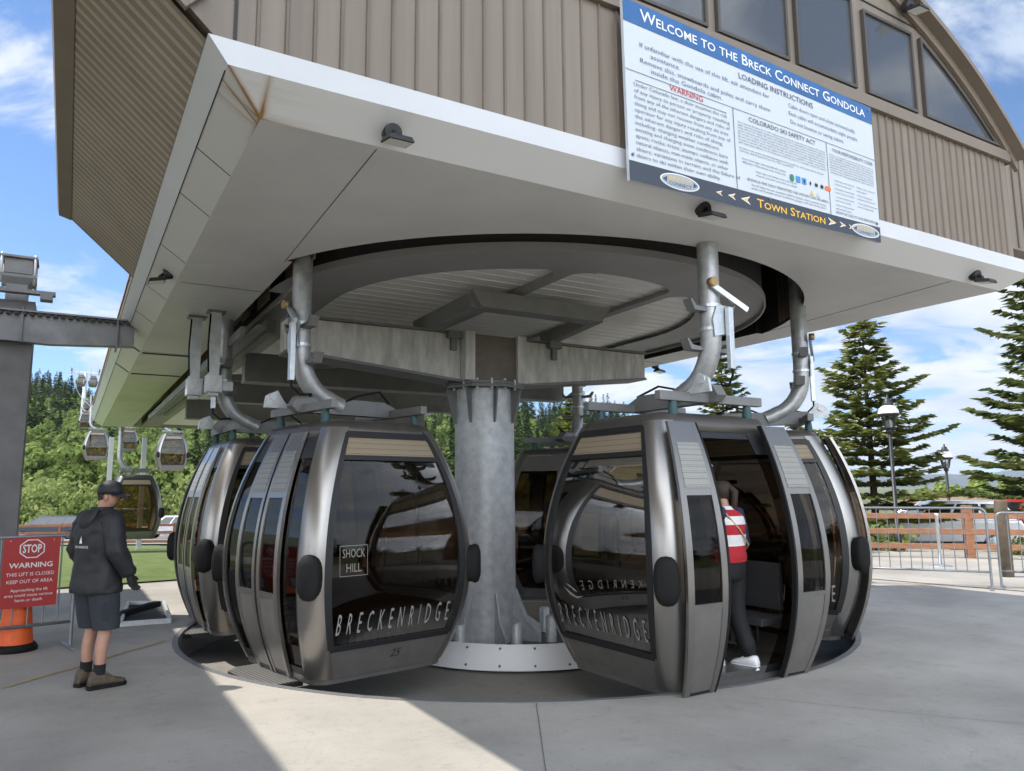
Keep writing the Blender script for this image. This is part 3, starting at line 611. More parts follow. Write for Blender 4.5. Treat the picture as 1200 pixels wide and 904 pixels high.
def make_cabin(name,label,open_=False,number=None,shock=False,bird=False,far=False,group='gondola cabins turning round the station'):
    t=thing(name,label,'gondola cabin',group=group)
    nz=18
    # roof and floor shell
    mb=MB(); z=zt
    r1=ringpts(zt-.10,-.004); r2=ringpts(zt,.0); 
    def sc(r,k,zz): return [(x*k,y*k,zz) for x,y,_ in r]
    mb.loft([r1,r2,sc(r2,.95,zt+.045),sc(r2,.80,zt+.075),sc(r2,.4,zt+.095)],0,True); roof=mb.build('roof',CABD,t)
    mb=MB(); mb.loft([sc(ringpts(zb,0),.97,-.03),ringpts(zb,-.01),ringpts(zb+.06,-.014)],0,False); mb.build('floor',CABP,t,bevel=0)
    # corner posts
    for sx in (1,-1):
        for sy in (1,-1):
            mb=MB(); corner(mb,sx,sy,zb-.02,zt-.01,.012,.03); mb.build('corner_post',CABM,t,fix=False)
            if not far or sy>0:
                # bumper
                c=(sx*(Wd(.93)-CR*.30+.0),sy*(Ld(.93)-CR*.30),.93); d=Vector((sx,sy*1.0,0)).normalized(); tn=Vector((-d.y,d.x,0)); rings=[]
                for h,k in ((.012,.93),(.045,1.0),(.078,.92),(.098,.62),(.102,.05)):
                    rings.append([tuple(Vector(c)+d*(h+.015)+tn*(.105*k*math.copysign(abs(math.cos(a))**.75,math.cos(a)))+Vector((0,0,.195*k*math.copysign(abs(math.sin(a))**.75,math.sin(a))))) for a in np.linspace(0,2*PI,21)[:-1]])
                rings.insert(0,[tuple(Vector(p)-d*.05) for p in rings[0]])
                m=MB(); m.loft(rings,0,True); m.build('bumper',RUB,t,fix=False)
    for side in ('yp','ym'):
        pm=MB(); patch(pm,side,-1.0,1.0,.29,1.97,-.004,0,0,16,8); win=pm.build('end_window',GLASSB if far else GLASS,t,fix=False)
        m=MB(); e=.062
        for s0,s1,z0,z1 in ((-1.03,-1+e,.29,2.20),(1-e,1.03,.29,2.20),(-1,1,.265,.315),(-1,1,1.94,1.985),(-1,1,2.155,2.215)): patch(m,side,s0,s1,z0,z1,.016,.026,0,16 if z1-z0>.2 else 2,6)
        m.build('window_seal',BLK,win,fix=False)
        m=MB(); patch(m,side,-.97,.97,1.985,2.155,.002,.01,0,4,6); m.build('vent_panel',GRIL,win,fix=False)
        m=MB(); patch(m,side,-1,1,zb-.02,.275,.004,.012,0,5,6); patch(m,side,-1,1,zb-.02,.085,.018,.016,0,2,6); m.build('lower_panel',CABP,t,fix=False)
        if not far:
            # printed lettering on the pane
            m=MB(); fn=lambda x,z,side=side:P_side(side,-x/(Wd(z)-CR),z,.004)
            put_text(m,fn,'BRECKENRIDGE',0,.41,.185,1.22,'C',0,spacing=2.3,shear=.16 if shock else .05); m.build('lettering',LETW,win,fix=False)
            if bird:
                m=MB(); bx,bz=.36,.74
                for pts in ([(-.12,.015),(-.03,-.02),(.06,-.055),(.17,-.045),(.08,-.075),(-.03,-.05)],[(-.02,.03),(.05,.01),(.09,-.02),(.03,-.005)],[(-.09,.05),(-.01,.035),(.02,.015),(-.03,.02)]):
                    m.add([fn(-bx+px,bz+pz) for px,pz in pts],[tuple(range(len(pts)))])
                m.build('emblem',LETW,win,fix=False)
            if shock and side=='yp':
                m=MB(); 
                put_text(m,fn,'SHOCK',-.48,1.075,.075,.225,'C',0); put_text(m,fn,'HILL',-.48,.95,.075,.15,'C',0)
                for x0,x1,z0,z1 in ((-.62,-.34,1.175,1.18),(-.62,-.34,.915,.92),(-.62,-.616,.915,1.18),(-.344,-.34,.915,1.18)): m.add([fn(x0,z0),fn(x1,z0),fn(x1,z1),fn(x0,z1)],[(0,1,2,3)])
                m.build('destination_sign',mat('pale_gold_lettering',(.25,.23,.195),.5),win,fix=False)
            if number and side=='yp':
                m=MB(); fn2=lambda x,z:P_side('yp',-x/(Wd(z)-CR),z,.009); put_text(m,fn2,number,.06,.135,.075,None,'C',0,shear=.25); m.build('number',BLK,win,fix=False)
    # inner side: one fixed pane
    pm=MB(); patch(pm,'xm',-1,1,.10,1.97,-.004,0,0,14,6); wi=pm.build('side_window',GLASSB if far else GLASS,t,fix=False)
    m=MB()
    for s0,s1 in ((-1,-.95),(.95,1),(-.03,.03)): patch(m,'xm',s0,s1,.06,zt-.06,.006,.02,0,14,1)
    patch(m,'xm',-1,1,1.96,zt-.06,.004,.02,0,4,4); patch(m,'xm',-1,1,zb,.11,.006,.02,0,2,4); m.build('side_frame',CABP,wi,fix=False)
    # door side fixed panes
    for s0,s1 in ((-1,-.52),(.52,1)):
        pm=MB(); patch(pm,'xp',s0,s1,.10,1.97,-.012,0,0,14,2); wi=pm.build('side_window',GLASSB if far else GLASS,t,fix=False)
        m=MB(); patch(m,'xp',s0,s1,1.96,zt-.06,-.004,.02,0,4,2); patch(m,'xp',s0,s1,zb,.11,-.002,.02,0,2,2)
        a=s0 if s0<0 else s1; patch(m,'xp',min(a,a*.94),max(a,a*.94),.06,zt-.06,.002,.02,0,14,1); m.build('side_frame',BLK,wi,fix=False)
    m=MB(); patch(m,'xp',-.56,.56,zt-.16,zt-.02,-.01,.03,0,3,4); m.build('door_header',BLK,t,fix=False)
    # two door leaves
    for sy in (1,-1):
        a,b=(.012,.56) if sy>0 else (-.56,-.012); o1=.034; f=.085
        d=thing('door',None,None); d.parent=t
        m=MB(); z0,z1=zb-.06,zt-.035
        for s0,s1 in ((a,a+f),(b-f,b)): patch(m,'xp',s0,s1,z0,z1,o1,.03,0,20,1)
        for za,zc in ((1.60,1.66),(2.04,z1),(.70,.745)): patch(m,'xp',a+f,b-f,za,zc,o1-.002,.026,0,2,2)
        m.build('door_frame',CABM,d,fix=False)
        m=MB(); patch(m,'xp',a+f,b-f,z0+.05,.70,o1-.006,.02,0,6,2); m.build('lower_panel',CABP,d,fix=False)
        m=MB(); patch(m,'xp',a+f,b-f,z0,z0+.055,o1-.012,.03,0,1,2); m.build('kick_plate',BLK,d,fix=False)
        m=MB(); patch(m,'xp',a+f-.01,b-f+.01,.745,1.60,o1-.012,0,0,10,2); m.build('pane',GLASSB if far else GLASS,d,fix=False)
        m=MB(); patch(m,'xp',a+f-.005,b-f+.005,1.66,2.04,o1+.004,.012,0,5,2); m.build('vent_panel',GRIS,d,fix=False)
        m=MB(); e=a if sy>0 else b
        patch(m,'xp',min(e,e-sy*.03),max(e,e-sy*.03),z0,z1,o1+.004,.045,0,20,1); m.build('edge_seal',RUB,d,fix=False)
        if open_: d.location=(.085,sy*.42,0); d.rotation_euler=(0,0,sy*-.0)
    if not far:
        m=MB(); st_=[(.66,-.46),(.90,-.46),(1.02,-.36),(1.04,0),(1.02,.36),(.90,.46),(.66,.46)]
        m.prism(st_,2,-.075,-.03); stp=m.build('step',BLK,t)
        m=MB(); m.prism([(x*.995,y*.99) for x,y in st_],2,-.03,-.022); m.build('checker_plate',CHECK,stp)
    # benches, posts inside
    if not far:
        for sy in (1,-1):
            m=MB(); m.box(-.62,.62,sy*.42 if sy>0 else -.78,.78 if sy>0 else -.42,.40,.47); m.box(-.6,.6,.70*sy if sy>0 else -.76,.76 if sy>0 else -.70,.52,.95); sb=m.build('bench',SEAT,t,bevel=.012)
            m=MB(); 
            for x in np.linspace(-.55,.55,14): m.box(x-.008,x+.008,sy*.44-.01,sy*.44+.01,.22,.40)
            m.build('bench_grille',BLK,sb)
        m=MB(); m.tube([(-.5,.0,1.86),(.5,0,1.86)],.014,8); m.tube([(0,-.6,1.92),(0,.6,1.92)],.014,8); m.build('hand_rail',STEELP,t)
    # roof rack
    m=MB(); m.prism([(-.72,2.47),(-.55,2.44),(.60,2.44),(.66,2.50),(.60,2.60),(-.40,2.60)],1,-.06,.06); rk=m.build('roof_rack',STEELP,t)
    for sx in (-.50,.52):
        m=MB(); m.bar((sx,-.66,2.475),(sx,.66,2.475),.07,.085); m.build('rack_bar',STEELP,rk,bevel=.006)
        if not far:
            for sy in (-.48,.48): m=MB(); m.lathe([(.04,2.30),(.045,2.36),(.035,2.43)],(sx,sy,0),12); m.build('isolator',TEAL,rk)
    if not far:
        m=MB(); m.prism([(.46,2.50),(.80,2.50),(.78,2.62),(.66,2.68),(.58,2.56)],1,-.30,-.27); m.tube([(.71,-.315,2.615),(.71,-.255,2.615)],.04,12); m.build('latch_plate',GALV,rk)
    # hanger arm
    pts=[(.10,0,2.52),(.20,0,2.56)]
    for a in np.linspace(.15,1,8): pts.append((.12+.44*math.sin(a*PI/2),0,2.56+.52*(1-math.cos(a*PI/2))))
    pts+= [(.56,0,3.3),(.56,0,3.75),(.56,0,4.35)]
    m=MB(); m.tube(pts,.098,18); hg=m.build('hanger_arm',mat('worn_hanger_steel',(.47,.48,.49),.40,.55,noise=.25,nscale=10),t,fix=False)
    if not far:
        for z in (3.34,3.12):
            m=MB(); m.lathe([(.10,-.015),(.108,-.015),(.108,.015),(.10,.015)],(.56,0,z),18,0,False); m.build('hanger_collar',ALU,hg)
        for z,x in ((3.28,.56),(2.92,.50)):
            for sy in (-1,1):
                m=MB(); m.prism([(0,0),(.16,.0),(.21,.10),(.19,.10),(.14,.045),(0,.03)],0,x-.05,x+.05); m.v=[(p[0],sy*(p[1]+.085),p[2]+z) for p in m.v]; m.build('guide_hook',STEELP,hg)
        # door actuator lever and plate
        m=MB(); m.prism([(-.06,3.04),(.13,3.08),(.18,3.07),(.11,3.22),(.17,3.34),(-.02,3.34),(-.08,3.20)],0,.655,.668); m.build('actuator_plate',ALU,hg)
        m=MB(); m.bar((.70,.10,2.74),(.70,.10,3.32),.05,.06); m.build('actuator_rod',ALU,hg,bevel=.004)
        m=MB(); m.bar((.67,-.08,3.52),(.76,.28,3.30),.035,.055); lv=m.build('actuator_lever',ALU,hg,bevel=.004)
        m=MB(); m.tube([(.66,-.09,3.54),(.72,-.09,3.54)],.045,14); m.build('roller',mat('brass_roller',(.45,.30,.14),.4,.6),lv)
        m=MB(); m.tube([(.70,.10,2.80),(.70,.11,2.68),(.62,.14,2.60),(.48,.10,2.62),(.45,.0,2.58)],.012,6); m.build('cable',RUB,hg,fix=False)
        m=MB(); m.tube([(-.5,.0,2.60),(-.3,.12,2.70),(-.05,.1,2.64),(.1,.04,2.56)],.012,6); m.build('cable',RUB,hg,fix=False)
    return t
def place(o,u,v,z,deg):
    o.location=W(u,v,z); o.rotation_euler=(0,0,R(deg)+AZ)
cab25=make_cabin('gondola_cabin','closed gondola cabin numbered 25 with a SHOCK HILL panel on its window',number='25',shock=True); place(cab25,-2.77,-1.27,0,191.7)
cab3=make_cabin('gondola_cabin','open gondola cabin that a passenger in a striped sweater is boarding',open_=True,bird=True); place(cab3,-.18,-3.35,0,271.5)
cab4=make_cabin('gondola_cabin','open gondola cabin behind the one being boarded, against the right pit edge',open_=True); place(cab4,2.27,-2.25,0,318)
cab1=copy_tree(cab25); place(cab1,-3.0,1.6,0,183)
for ch in list(cab1.children):
    for g2 in list(ch.children):
        if g2.name.startswith(('destination_sign','number')): bpy.data.objects.remove(g2)
cab1['label']='closed gondola cabin behind the one numbered 25, beside the green lawn'
cab5=copy_tree(cab1); place(cab5,2.1,1.7,0,40); cab5['label']='gondola cabin leaving the platform just right of the round column'
def drop(o):
    for ch in list(o.children): drop(ch)
    bpy.data.objects.remove(o)
far0=make_cabin('gondola_cabin','gondola cabin hanging low over the lawn fence, largest of the arriving line',far=True,group='gondola cabins arriving on the rope'); place(far0,-3.06,23.3,0,180)
FARS=[((113,523),62,'small distant gondola cabin at the left end of the cluster above the lawn'),((150,517),80,'tiny distant gondola cabin between the two pale posts'),((201,531),50,'distant gondola cabin hanging just right of the pale rail posts'),((101,494),105,'speck sized gondola cabin on the rope above the distant cluster'),((103,478),135,'higher speck sized gondola cabin near the hillside tower'),((95,447),165,'speck sized gondola cabin hanging left of the hillside tower head'),((109,448),170,'speck sized gondola cabin hanging right of the hillside tower head'),((110,487),120,'speck sized gondola cabin on the right hand rope below the hillside tower')]
def pix(px,py,d):   # world point at forward distance d seen at photo pixel
    r=fw+rt2*((px-600)/F)-up2*((py-452)/F); return Vector((0,0,CAMH))+r*(d/r.y)
for (q,d,lab) in FARS:
    c=copy_tree(far0); p=pix(*q,d); c.location=(p.x,p.y,p.z-1.1); c.rotation_euler=(0,0,R(180)+AZ); c['label']=lab
# ------------------------------------------------------------------ welcome sign
def sign():
    v=-4.68; TL,TR,BR,BL=(-1.743,5.488),(1.363,5.37),(1.361,3.991),(-1.722,3.982)
    t=sthing('welcome_sign','large white and blue welcome board with loading rules on the station front','sign',(-.18,v,4.7))
    def Q(s,q,d=0):
        x=(TL[0]*(1-s)+TR[0]*s)*(1-q)+(BL[0]*(1-s)+BR[0]*s)*q; z=(TL[1]*(1-s)+TR[1]*s)*(1-q)+(BL[1]*(1-s)+BR[1]*s)*q; return (x,v-d,z)
    ASP=3.1/1.44
    m=MB(); m.loft([[Q(0,0),Q(1,0),Q(1,1),Q(0,1)],[Q(0,0,-.03),Q(1,0,-.03),Q(1,1,-.03),Q(0,1,-.03)]],0,False); pn_=sbuild(m,'panel',SIGNW,t)
    def rect(s0,s1,q0,q1,d,name,mt,par):
        m=MB(); m.add([Q(s0,q0,d),Q(s1,q0,d),Q(s1,q1,d),Q(s0,q1,d)],[(0,1,2,3)]); return sbuild(m,name,mt,par,fix=False)
    hd=rect(0,1,0,.128,.003,'header_band',SIGNB,t); ft=rect(0,1,.893,1,.003,'footer_band',SIGND,t)
    def T(mb,body,s0,q,h,s1=None,align='L',**k):   # baseline q, cap height h in panel heights
        fn=lambda x,y:Q(x/ASP,q-y,.006)
        put_text(mb,fn,body,s0*ASP,0,h,None if s1 is None else (s1-s0)*ASP,align,0,**k)
    m=MB(); T(m,'Welcome to the Breck Connect Gondola',.055,.093,.066,.965,smallcaps=True,bold=.009); sbuild(m,'lettering',WHITE,hd,fix=False)
    m=MB(); T(m,'LOADING INSTRUCTIONS',.405,.192,.036,.715)
    for b,s,q,s1 in (('If unfamiliar with the use of this lift, ask attendant for',.05,.247,.525),('assistance.',.085,.291,.185),('Remove skis, snowboards and poles and carry them',.05,.335,.525),('inside the Gondola cabin.',.085,.376,.335),('Cabin doors open and close automatically.',.605,.250,.91),('Each cabin will accommodate eight people.',.605,.303,.92),('Do not bounce or swing cabins.',.61,.357,.85)): T(m,b,s,q,.027,s1,bold=-.008)
    tag(sbuild(m,'loading_text',TXT,t,fix=False),kind=None)
    m=MB(); T(m,'WARNING',.145,.432,.034,.262); sbuild(m,'warning_heading',TXR,t,fix=False)
    m=MB()
    W12=['Under Colorado law, a skier assumes the risk','of any injury to person or property resulting','from any of the inherent dangers and risks of','skiing and may not recover from any ski area','operator for any injury resulting from any of','the inherent dangers and risks of skiing,','including: changing weather conditions;','existing and changing snow conditions; bare','spots; rocks; trees; stumps; collision with','natural objects, man-made objects, or other','skiers; variations in terrain; and the failure of','skiers to ski within their own ability.']
    for i,b in enumerate(W12): T(m,b,.025,.478+i*.0355,.0215,.025+.0074*len(b),bold=-.008)
    sbuild(m,'warning_text',TXG,t,fix=False)
    m=MB(); T(m,'COLORADO SKI SAFETY ACT',.435,.447,.030,.715)
    A=['The Colorado Ski Safety Act of 1979 outlines practices that are required by all members of the skiing','public. Important provisions include the following: each skier is responsible for knowing the range and','limits of his or her ability. Ski within that ability. Each skier must maintain control of speed and','course at all times and maintain a proper lookout. When overtaking another, avoid the skier below.','Do not ski on a slope or trail that has been posted as closed. Use care near signs and equipment.','Do not start skiing or enter a trail from the side until clear of moving skiers. Keep the way open.','No person may use a lift when the ability to ski is impaired. If involved in a collision, stay and help,','give name and address to an employee of the ski area or a member of the ski patrol.']
    for i,b in enumerate(A): T(m,b,.39,.478+i*.0178,.0105,.755)
    for i,b in enumerate(['Any person who violates any of the following provisions is guilty of a class 2 petty offense and upon','conviction shall be punished by a fine. This is a partial list.']): T(m,b,.39,.636+i*.0178,.0105,.39+.365*len(b)/104)
    for i,b in enumerate(['Know these signs, they describe the relative','difficulties of the various trails of this area.']): T(m,b,.40,.70+i*.021,.0115,.575)
    for i,b in enumerate(['These signs mark danger areas, work zones,','closures, and other areas that are closed.']): T(m,b,.45,.758+i*.021,.0105,.62)
    T(m,'SKIING IS THE ONLY PERMITTED USE WITHIN THIS SKI AREA',.415,.822,.016,.755)
    for i,b in enumerate(['The Ski Safety Act was amended in 2004 to include: slopes, extreme terrain,','jumps and freestyle terrain as inherent dangers and risks of the sport.']): T(m,b,.43,.848+i*.02,.0115,.745)
    T(m,'YOUR RESPONSIBILITY CODE',.79,.447,.024,.985)
    for i,b in enumerate(['Skiing can be enjoyed in many ways. At ski areas you may see','people using alpine, snowboard, telemark, cross country, and','other specialized ski equipment, such as that used by disabled or','other skiers. Regardless of how you decide to enjoy the slopes,','always show courtesy to others and be aware that there are','elements of risk in skiing that common sense and awareness','can help reduce. Observe the code listed below and share','with other skiers the responsibility for a great experience.']): T(m,b,.775,.478+i*.0178,.0105,.985)
    for i,b in enumerate(['1. Always stay in control, and be able','   to stop or avoid other people.','2. People ahead of you have the right','   of way, it is yours to avoid them.','3. You must not stop where you block','   a trail or are not visible.','4. Whenever starting downhill, look','   uphill and yield to others.']): T(m,b.strip(),.79,.652+i*.025+(i//2)*.006,.0105,.785+.0026*len(b))
    for i,b in enumerate(['5. Always use devices to help prevent','   runaway equipment.','6. Observe all posted signs and','   warnings, keep off closed trails.','7. Prior to using any lift, know how to','   load, ride and unload safely.']): T(m,b.strip(),.895,.652+i*.025+(i//2)*.006,.0105,.89+.0026*len(b))
    T(m,"KNOW THE CODE. IT'S YOUR RESPONSIBILITY.",.79,.875,.017,.99)
    sbuild(m,'rules_text',TXG,t,fix=False)
    for s0,s1,q0,q1 in ((.0,1,.396,.399),(.03,.35,.4445,.4475),(.3735,.3755,.398,.892),(.764,.766,.398,.892)): rect(s0,s1,q0,q1,.005,'rule_line',TXG,t)
    def sym(fn,name,mt): 
        m=MB(); P=fn; m.add([Q(s,q,.006) for s,q in P],[tuple(range(len(P)))]); sbuild(m,name,mt,t,fix=False)
    def ell(s,q,a,b,n=20): return [(s+a*math.cos(2*PI*k/n)/ASP,q+b*math.sin(2*PI*k/n)) for k in range(n)]
    sym(ell(.600,.722,.020,.024),'green_circle',mat('sign_green',(.02,.22,.13),.5)); bl=mat('sign_bright_blue',(.04,.28,.62),.5)
    for s in (.627,.653): sym([(s-.009,.70),(s+.009,.70),(s+.009,.74),(s-.009,.74)],'blue_square',bl)
    for s in (.653,.680,.703,.709,.728,.734): sym([(s,.705),(s+.004,.722),(s,.738),(s-.004,.722)],'black_diamond',BLK)
    sym([(.745,.713),(.750,.706),(.766,.706),(.771,.713),(.771,.729),(.766,.736),(.750,.736),(.745,.729)],'orange_oval',mat('sign_orange',(.80,.17,.03),.5))
    sym([(.676,.797),(.684,.765),(.692,.797)],'yellow_triangle',TXY); sym([(.704,.797),(.712,.765),(.720,.797)],'pale_triangle',mat('sign_pale',(.6,.58,.55),.5))
    # footer
    m=MB(); T(m,'Town Station',.448,.972,.052,.735,smallcaps=True,bold=.010); sbuild(m,'footer_lettering',TXY,ft,fix=False)
    for s,d,k in ((.405,-1,1.0),(.352,-1,.8),(.305,-1,.65),(.765,1,1.0),(.815,1,.8),(.855,1,.65)):
        m=MB(); P=[(-.5,-.42),(.6,0),(-.5,.42),(-.15,0)]; m.add([Q(s+d*x*.034*k,.946+y*.062*k,.006) for x,y in P],[(0,1,3),(1,2,3)]); cv=sbuild(m,'chevron',WHITE,ft,fix=False)
        m=MB(); m.add([Q(s+d*x*.034*k*.55,.946+y*.062*k*.55,.008) for x,y in P],[(0,1,3),(1,2,3)]); sbuild(m,'chevron_core',TXY,cv,fix=False)
    for s in (.165,.925):
        m=MB(); m.add([Q(a,b,.006) for a,b in ell(s,.946,.145,.044,32)],[tuple(range(32))]); e=sbuild(m,'oval_logo',WHITE,ft,fix=False)
        m=MB(); m.add([Q(a,b,.008) for a,b in ell(s,.946,.136,.038,32)],[tuple(range(32))]); sbuild(m,'oval_field',mat('sign_steel_grey',(.36,.40,.44),.5),e,fix=False)
        fn=lambda x,y:Q(s+x/ASP,.946-y,.010)
        m=MB(); put_text(m,fn,'BRECK',0,.004,.020,.17,'C'); sbuild(m,'logo_word',TXY,e,fix=False)
        m=MB(); put_text(m,fn,'CONNECT',0,-.026,.020,.165,'C'); m.add([Q(s+x/ASP,.946-y,.010) for x,y in [(-.128,0),(-.095,.016),(-.10,-.016)]],[(0,1,2)]); m.add([Q(s+x/ASP,.946-y,.010) for x,y in [(.128,0),(.095,-.016),(.10,.016)]],[(0,1,2)]); sbuild(m,'logo_word',TXT,e,fix=False)
    for s,q in ((.012,.86),(.985,.03),(.985,.872),(.5,.9),(.5,.02)):
        p=Q(s,q); m=MB(); m.tube([(p[0],p[1],p[2]),(p[0],p[1]-.012,p[2])],.012,8); sbuild(m,'screw',STEELP,t)
sign()
# ------------------------------------------------------------------ floodlights
def flood(u,v,z,yaw,label,frame='chamfer',sc=1.0):
    t=thing('floodlight',label,'floodlight',W(u,v,z),AZ+yaw,'floodlights on the canopy')
    m=MB(); m.tube([(0,.03,0),(0,-.05,-.02)],.062*sc,18); c=m.build('junction_box',LAMPB,t,bevel=.008)
    m=MB(); m.tube([(0,-.05,-.02),(0,-.085,-.05),(0,-.095,-.085)],.018,8); m.build('swivel',LAMPB,t)
    m=MB(); A=[(-.09,-.20,-.135),(.09,-.20,-.135),(.09,-.03,-.105),(-.09,-.03,-.105)]; B=[(-.075,-.19,-.095),(.075,-.19,-.095),(.075,-.04,-.065),(-.075,-.04,-.065)]
    m.loft([A,B],0,False); h=m.build('lamp_head',LAMPB,t,bevel=.006)
    m=MB(); m.add([(-.078,-.188,-.1365),(.078,-.188,-.1365),(.078,-.042,-.1085),(-.078,-.042,-.1085)],[(0,1,2,3)]); m.build('lens',mat('lamp_lens',(.75,.74,.68),.2),h)
flood(-3.55,-4.44,4.02,0,'round backed floodlight on the white fascia near the rusty corner'); flood(-.74,-4.44,4.02,0,'floodlight under the left half of the welcome board')
flood(3.42,-4.44,4.02,0,'floodlight at the right end of the white canopy fascia'); flood(-4.46,-.2,4.02,-PI/2,'floodlight on the left side fascia below the ribbed overhang')
flood(4.22,1.9,3.98,PI/2,'floodlight hanging at the far right canopy edge against the sky'); flood(2.24,-4.62,6.80,0,'small spotlight high on the curved gable by the roof edge')
# ------------------------------------------------------------------ hanging posts and rail at the left slot
for (u,v,lab) in ((-3.76,1.12,'nearer square steel post hanging from the canopy'),(-3.93,1.55,'second square steel post hanging from the canopy')):
    t=sthing('hanging_post',lab,'post',(u,v,3.95),'posts hanging from the left canopy'); m=MB(); m.box(u-.06,u+.06,v-.06,v+.06,2.86,3.94); sbuild(m,'tube',GALV,t); m=MB(); m.box(u-.11,u+.11,v-.09,v+.09,3.925,3.945); sbuild(m,'top_plate',STEELP,t)
    m=MB(); m.box(u-.09,u+.10,v-.10,v+.10,2.90,3.12); m.box(u+.10,u+.24,v-.04,v+.05,2.93,3.05); sbuild(m,'switch_box',GALV,t,bevel=.008)
    m=MB(); m.tube([(u-.07,v-.05,3.9),(u-.085,v-.06,3.5),(u-.07,v-.07,3.15)],.012,6); sbuild(m,'cable',RUB,t)
t=sthing('guide_rail','long steel guide rail under the left cabin slot','rail',(-3.62,1,2.9)); m=MB(); m.bar((-3.52,.6,3.62),(-3.52,13,3.62),.05,.12); sbuild(m,'upper_bar',STEELP,t)
for (px,py,d,h,lab) in ((128,0,31,0,'nearest'),(167,0,31.5,0,'second'),):
    p=pix(px,560,d); t=thing('support_post','pale square post under the rear canopy, '+('left of the low arriving cabin' if lab=='nearest' else 'right of the low arriving cabin'),'post',(p.x,p.y,g(p.x,p.y)),AZ,'posts under the rear canopy')
    m=MB(); m.box(-.09,.09,-.09,.09,0,3.95-g(p.x,p.y)); m.build('shaft',mat('pale_post_paint',(.55,.57,.58),.5,.2),t); m=MB(); m.box(-.17,.17,-.17,.17,0,.03); m.build('foot_plate',STEELP,t)
# ------------------------------------------------------------------ tower and the beam to the station
def tower():
    b=(-6.06,3.75,0); t=sthing('steel_tower','dark steel column tower with capped head and a beam to the station','tower',b)
    u,v=b[0],b[1]; m=MB()
    A=lambda w,d,z:[(u-w,v-d,z),(u+w,v-d,z),(u+w,v+d,z),(u-w,v+d,z)]
    m.loft([A(.23,.28,0),A(.24,.28,4.0),A(.24,.28,4.35)],0,False); sbuild(m,'shaft',mat('dark_tower_steel',(.19,.185,.185),.55,.2,noise=.25,nscale=2.2),t)
    m=MB(); m.loft([A(.13,.2,4.35),A(.13,.2,4.60),A(.22,.24,4.70),A(.22,.24,4.74)],0,False); sbuild(m,'neck',STEELP,t)
    m=MB(); m.box(u-.17,u+.17,v-.20,v+.20,4.76,4.98); m.box(u-.23,u+.23,v-.25,v+.25,4.98,5.01); hb=sbuild(m,'head_box',STEELP,t)
    for a in (-.20,.20):
        for c in (-.22,.22): m=MB(); m.tube([(u+a,v+c,4.60),(u+a,v+c,5.04)],.018,8); sbuild(m,'stud',GALV,hb)
    m=MB(); m.box(u-.48,u+.48,v-.5,v-.36,4.42,4.47); m.box(u+.3,u+.45,v-.55,v-.35,4.34,4.42); sbuild(m,'head_flange',STEELP,t)
    m=MB(); yb=3.42; m.prism([(-8.3,4.16),(-4.55,4.16),(-4.55,3.80),(-5.6,3.74),(-8.3,3.80)],1,yb-.09,yb+.09); m.box(-8.3,-4.55,yb-.16,yb+.16,4.16,4.185); bm_=sbuild(m,'beam',mat('grey_beam_steel',(.24,.245,.25),.5,.4,noise=.2,nscale=4),t)
    for k in range(22): m=MB(); x=-6.6+k*.092; m.box(x,x+.05,yb-.15,yb-.095,4.115,4.155); sbuild(m,'beam_tooth',SEAM,bm_)
    for x in (-5.95,-4.78):
        m=MB(); m.box(x-.012,x+.012,yb-.15,yb+.15,3.73,4.22); sbuild(m,'splice_plate',STEELP,bm_)
    m=MB(); m.box(-6.62,-6.36,yb-.30,yb-.10,3.62,3.95); sbuild(m,'control_box',mat('cream_box',(.62,.60,.53),.5),bm_,bevel=.03)
tower()
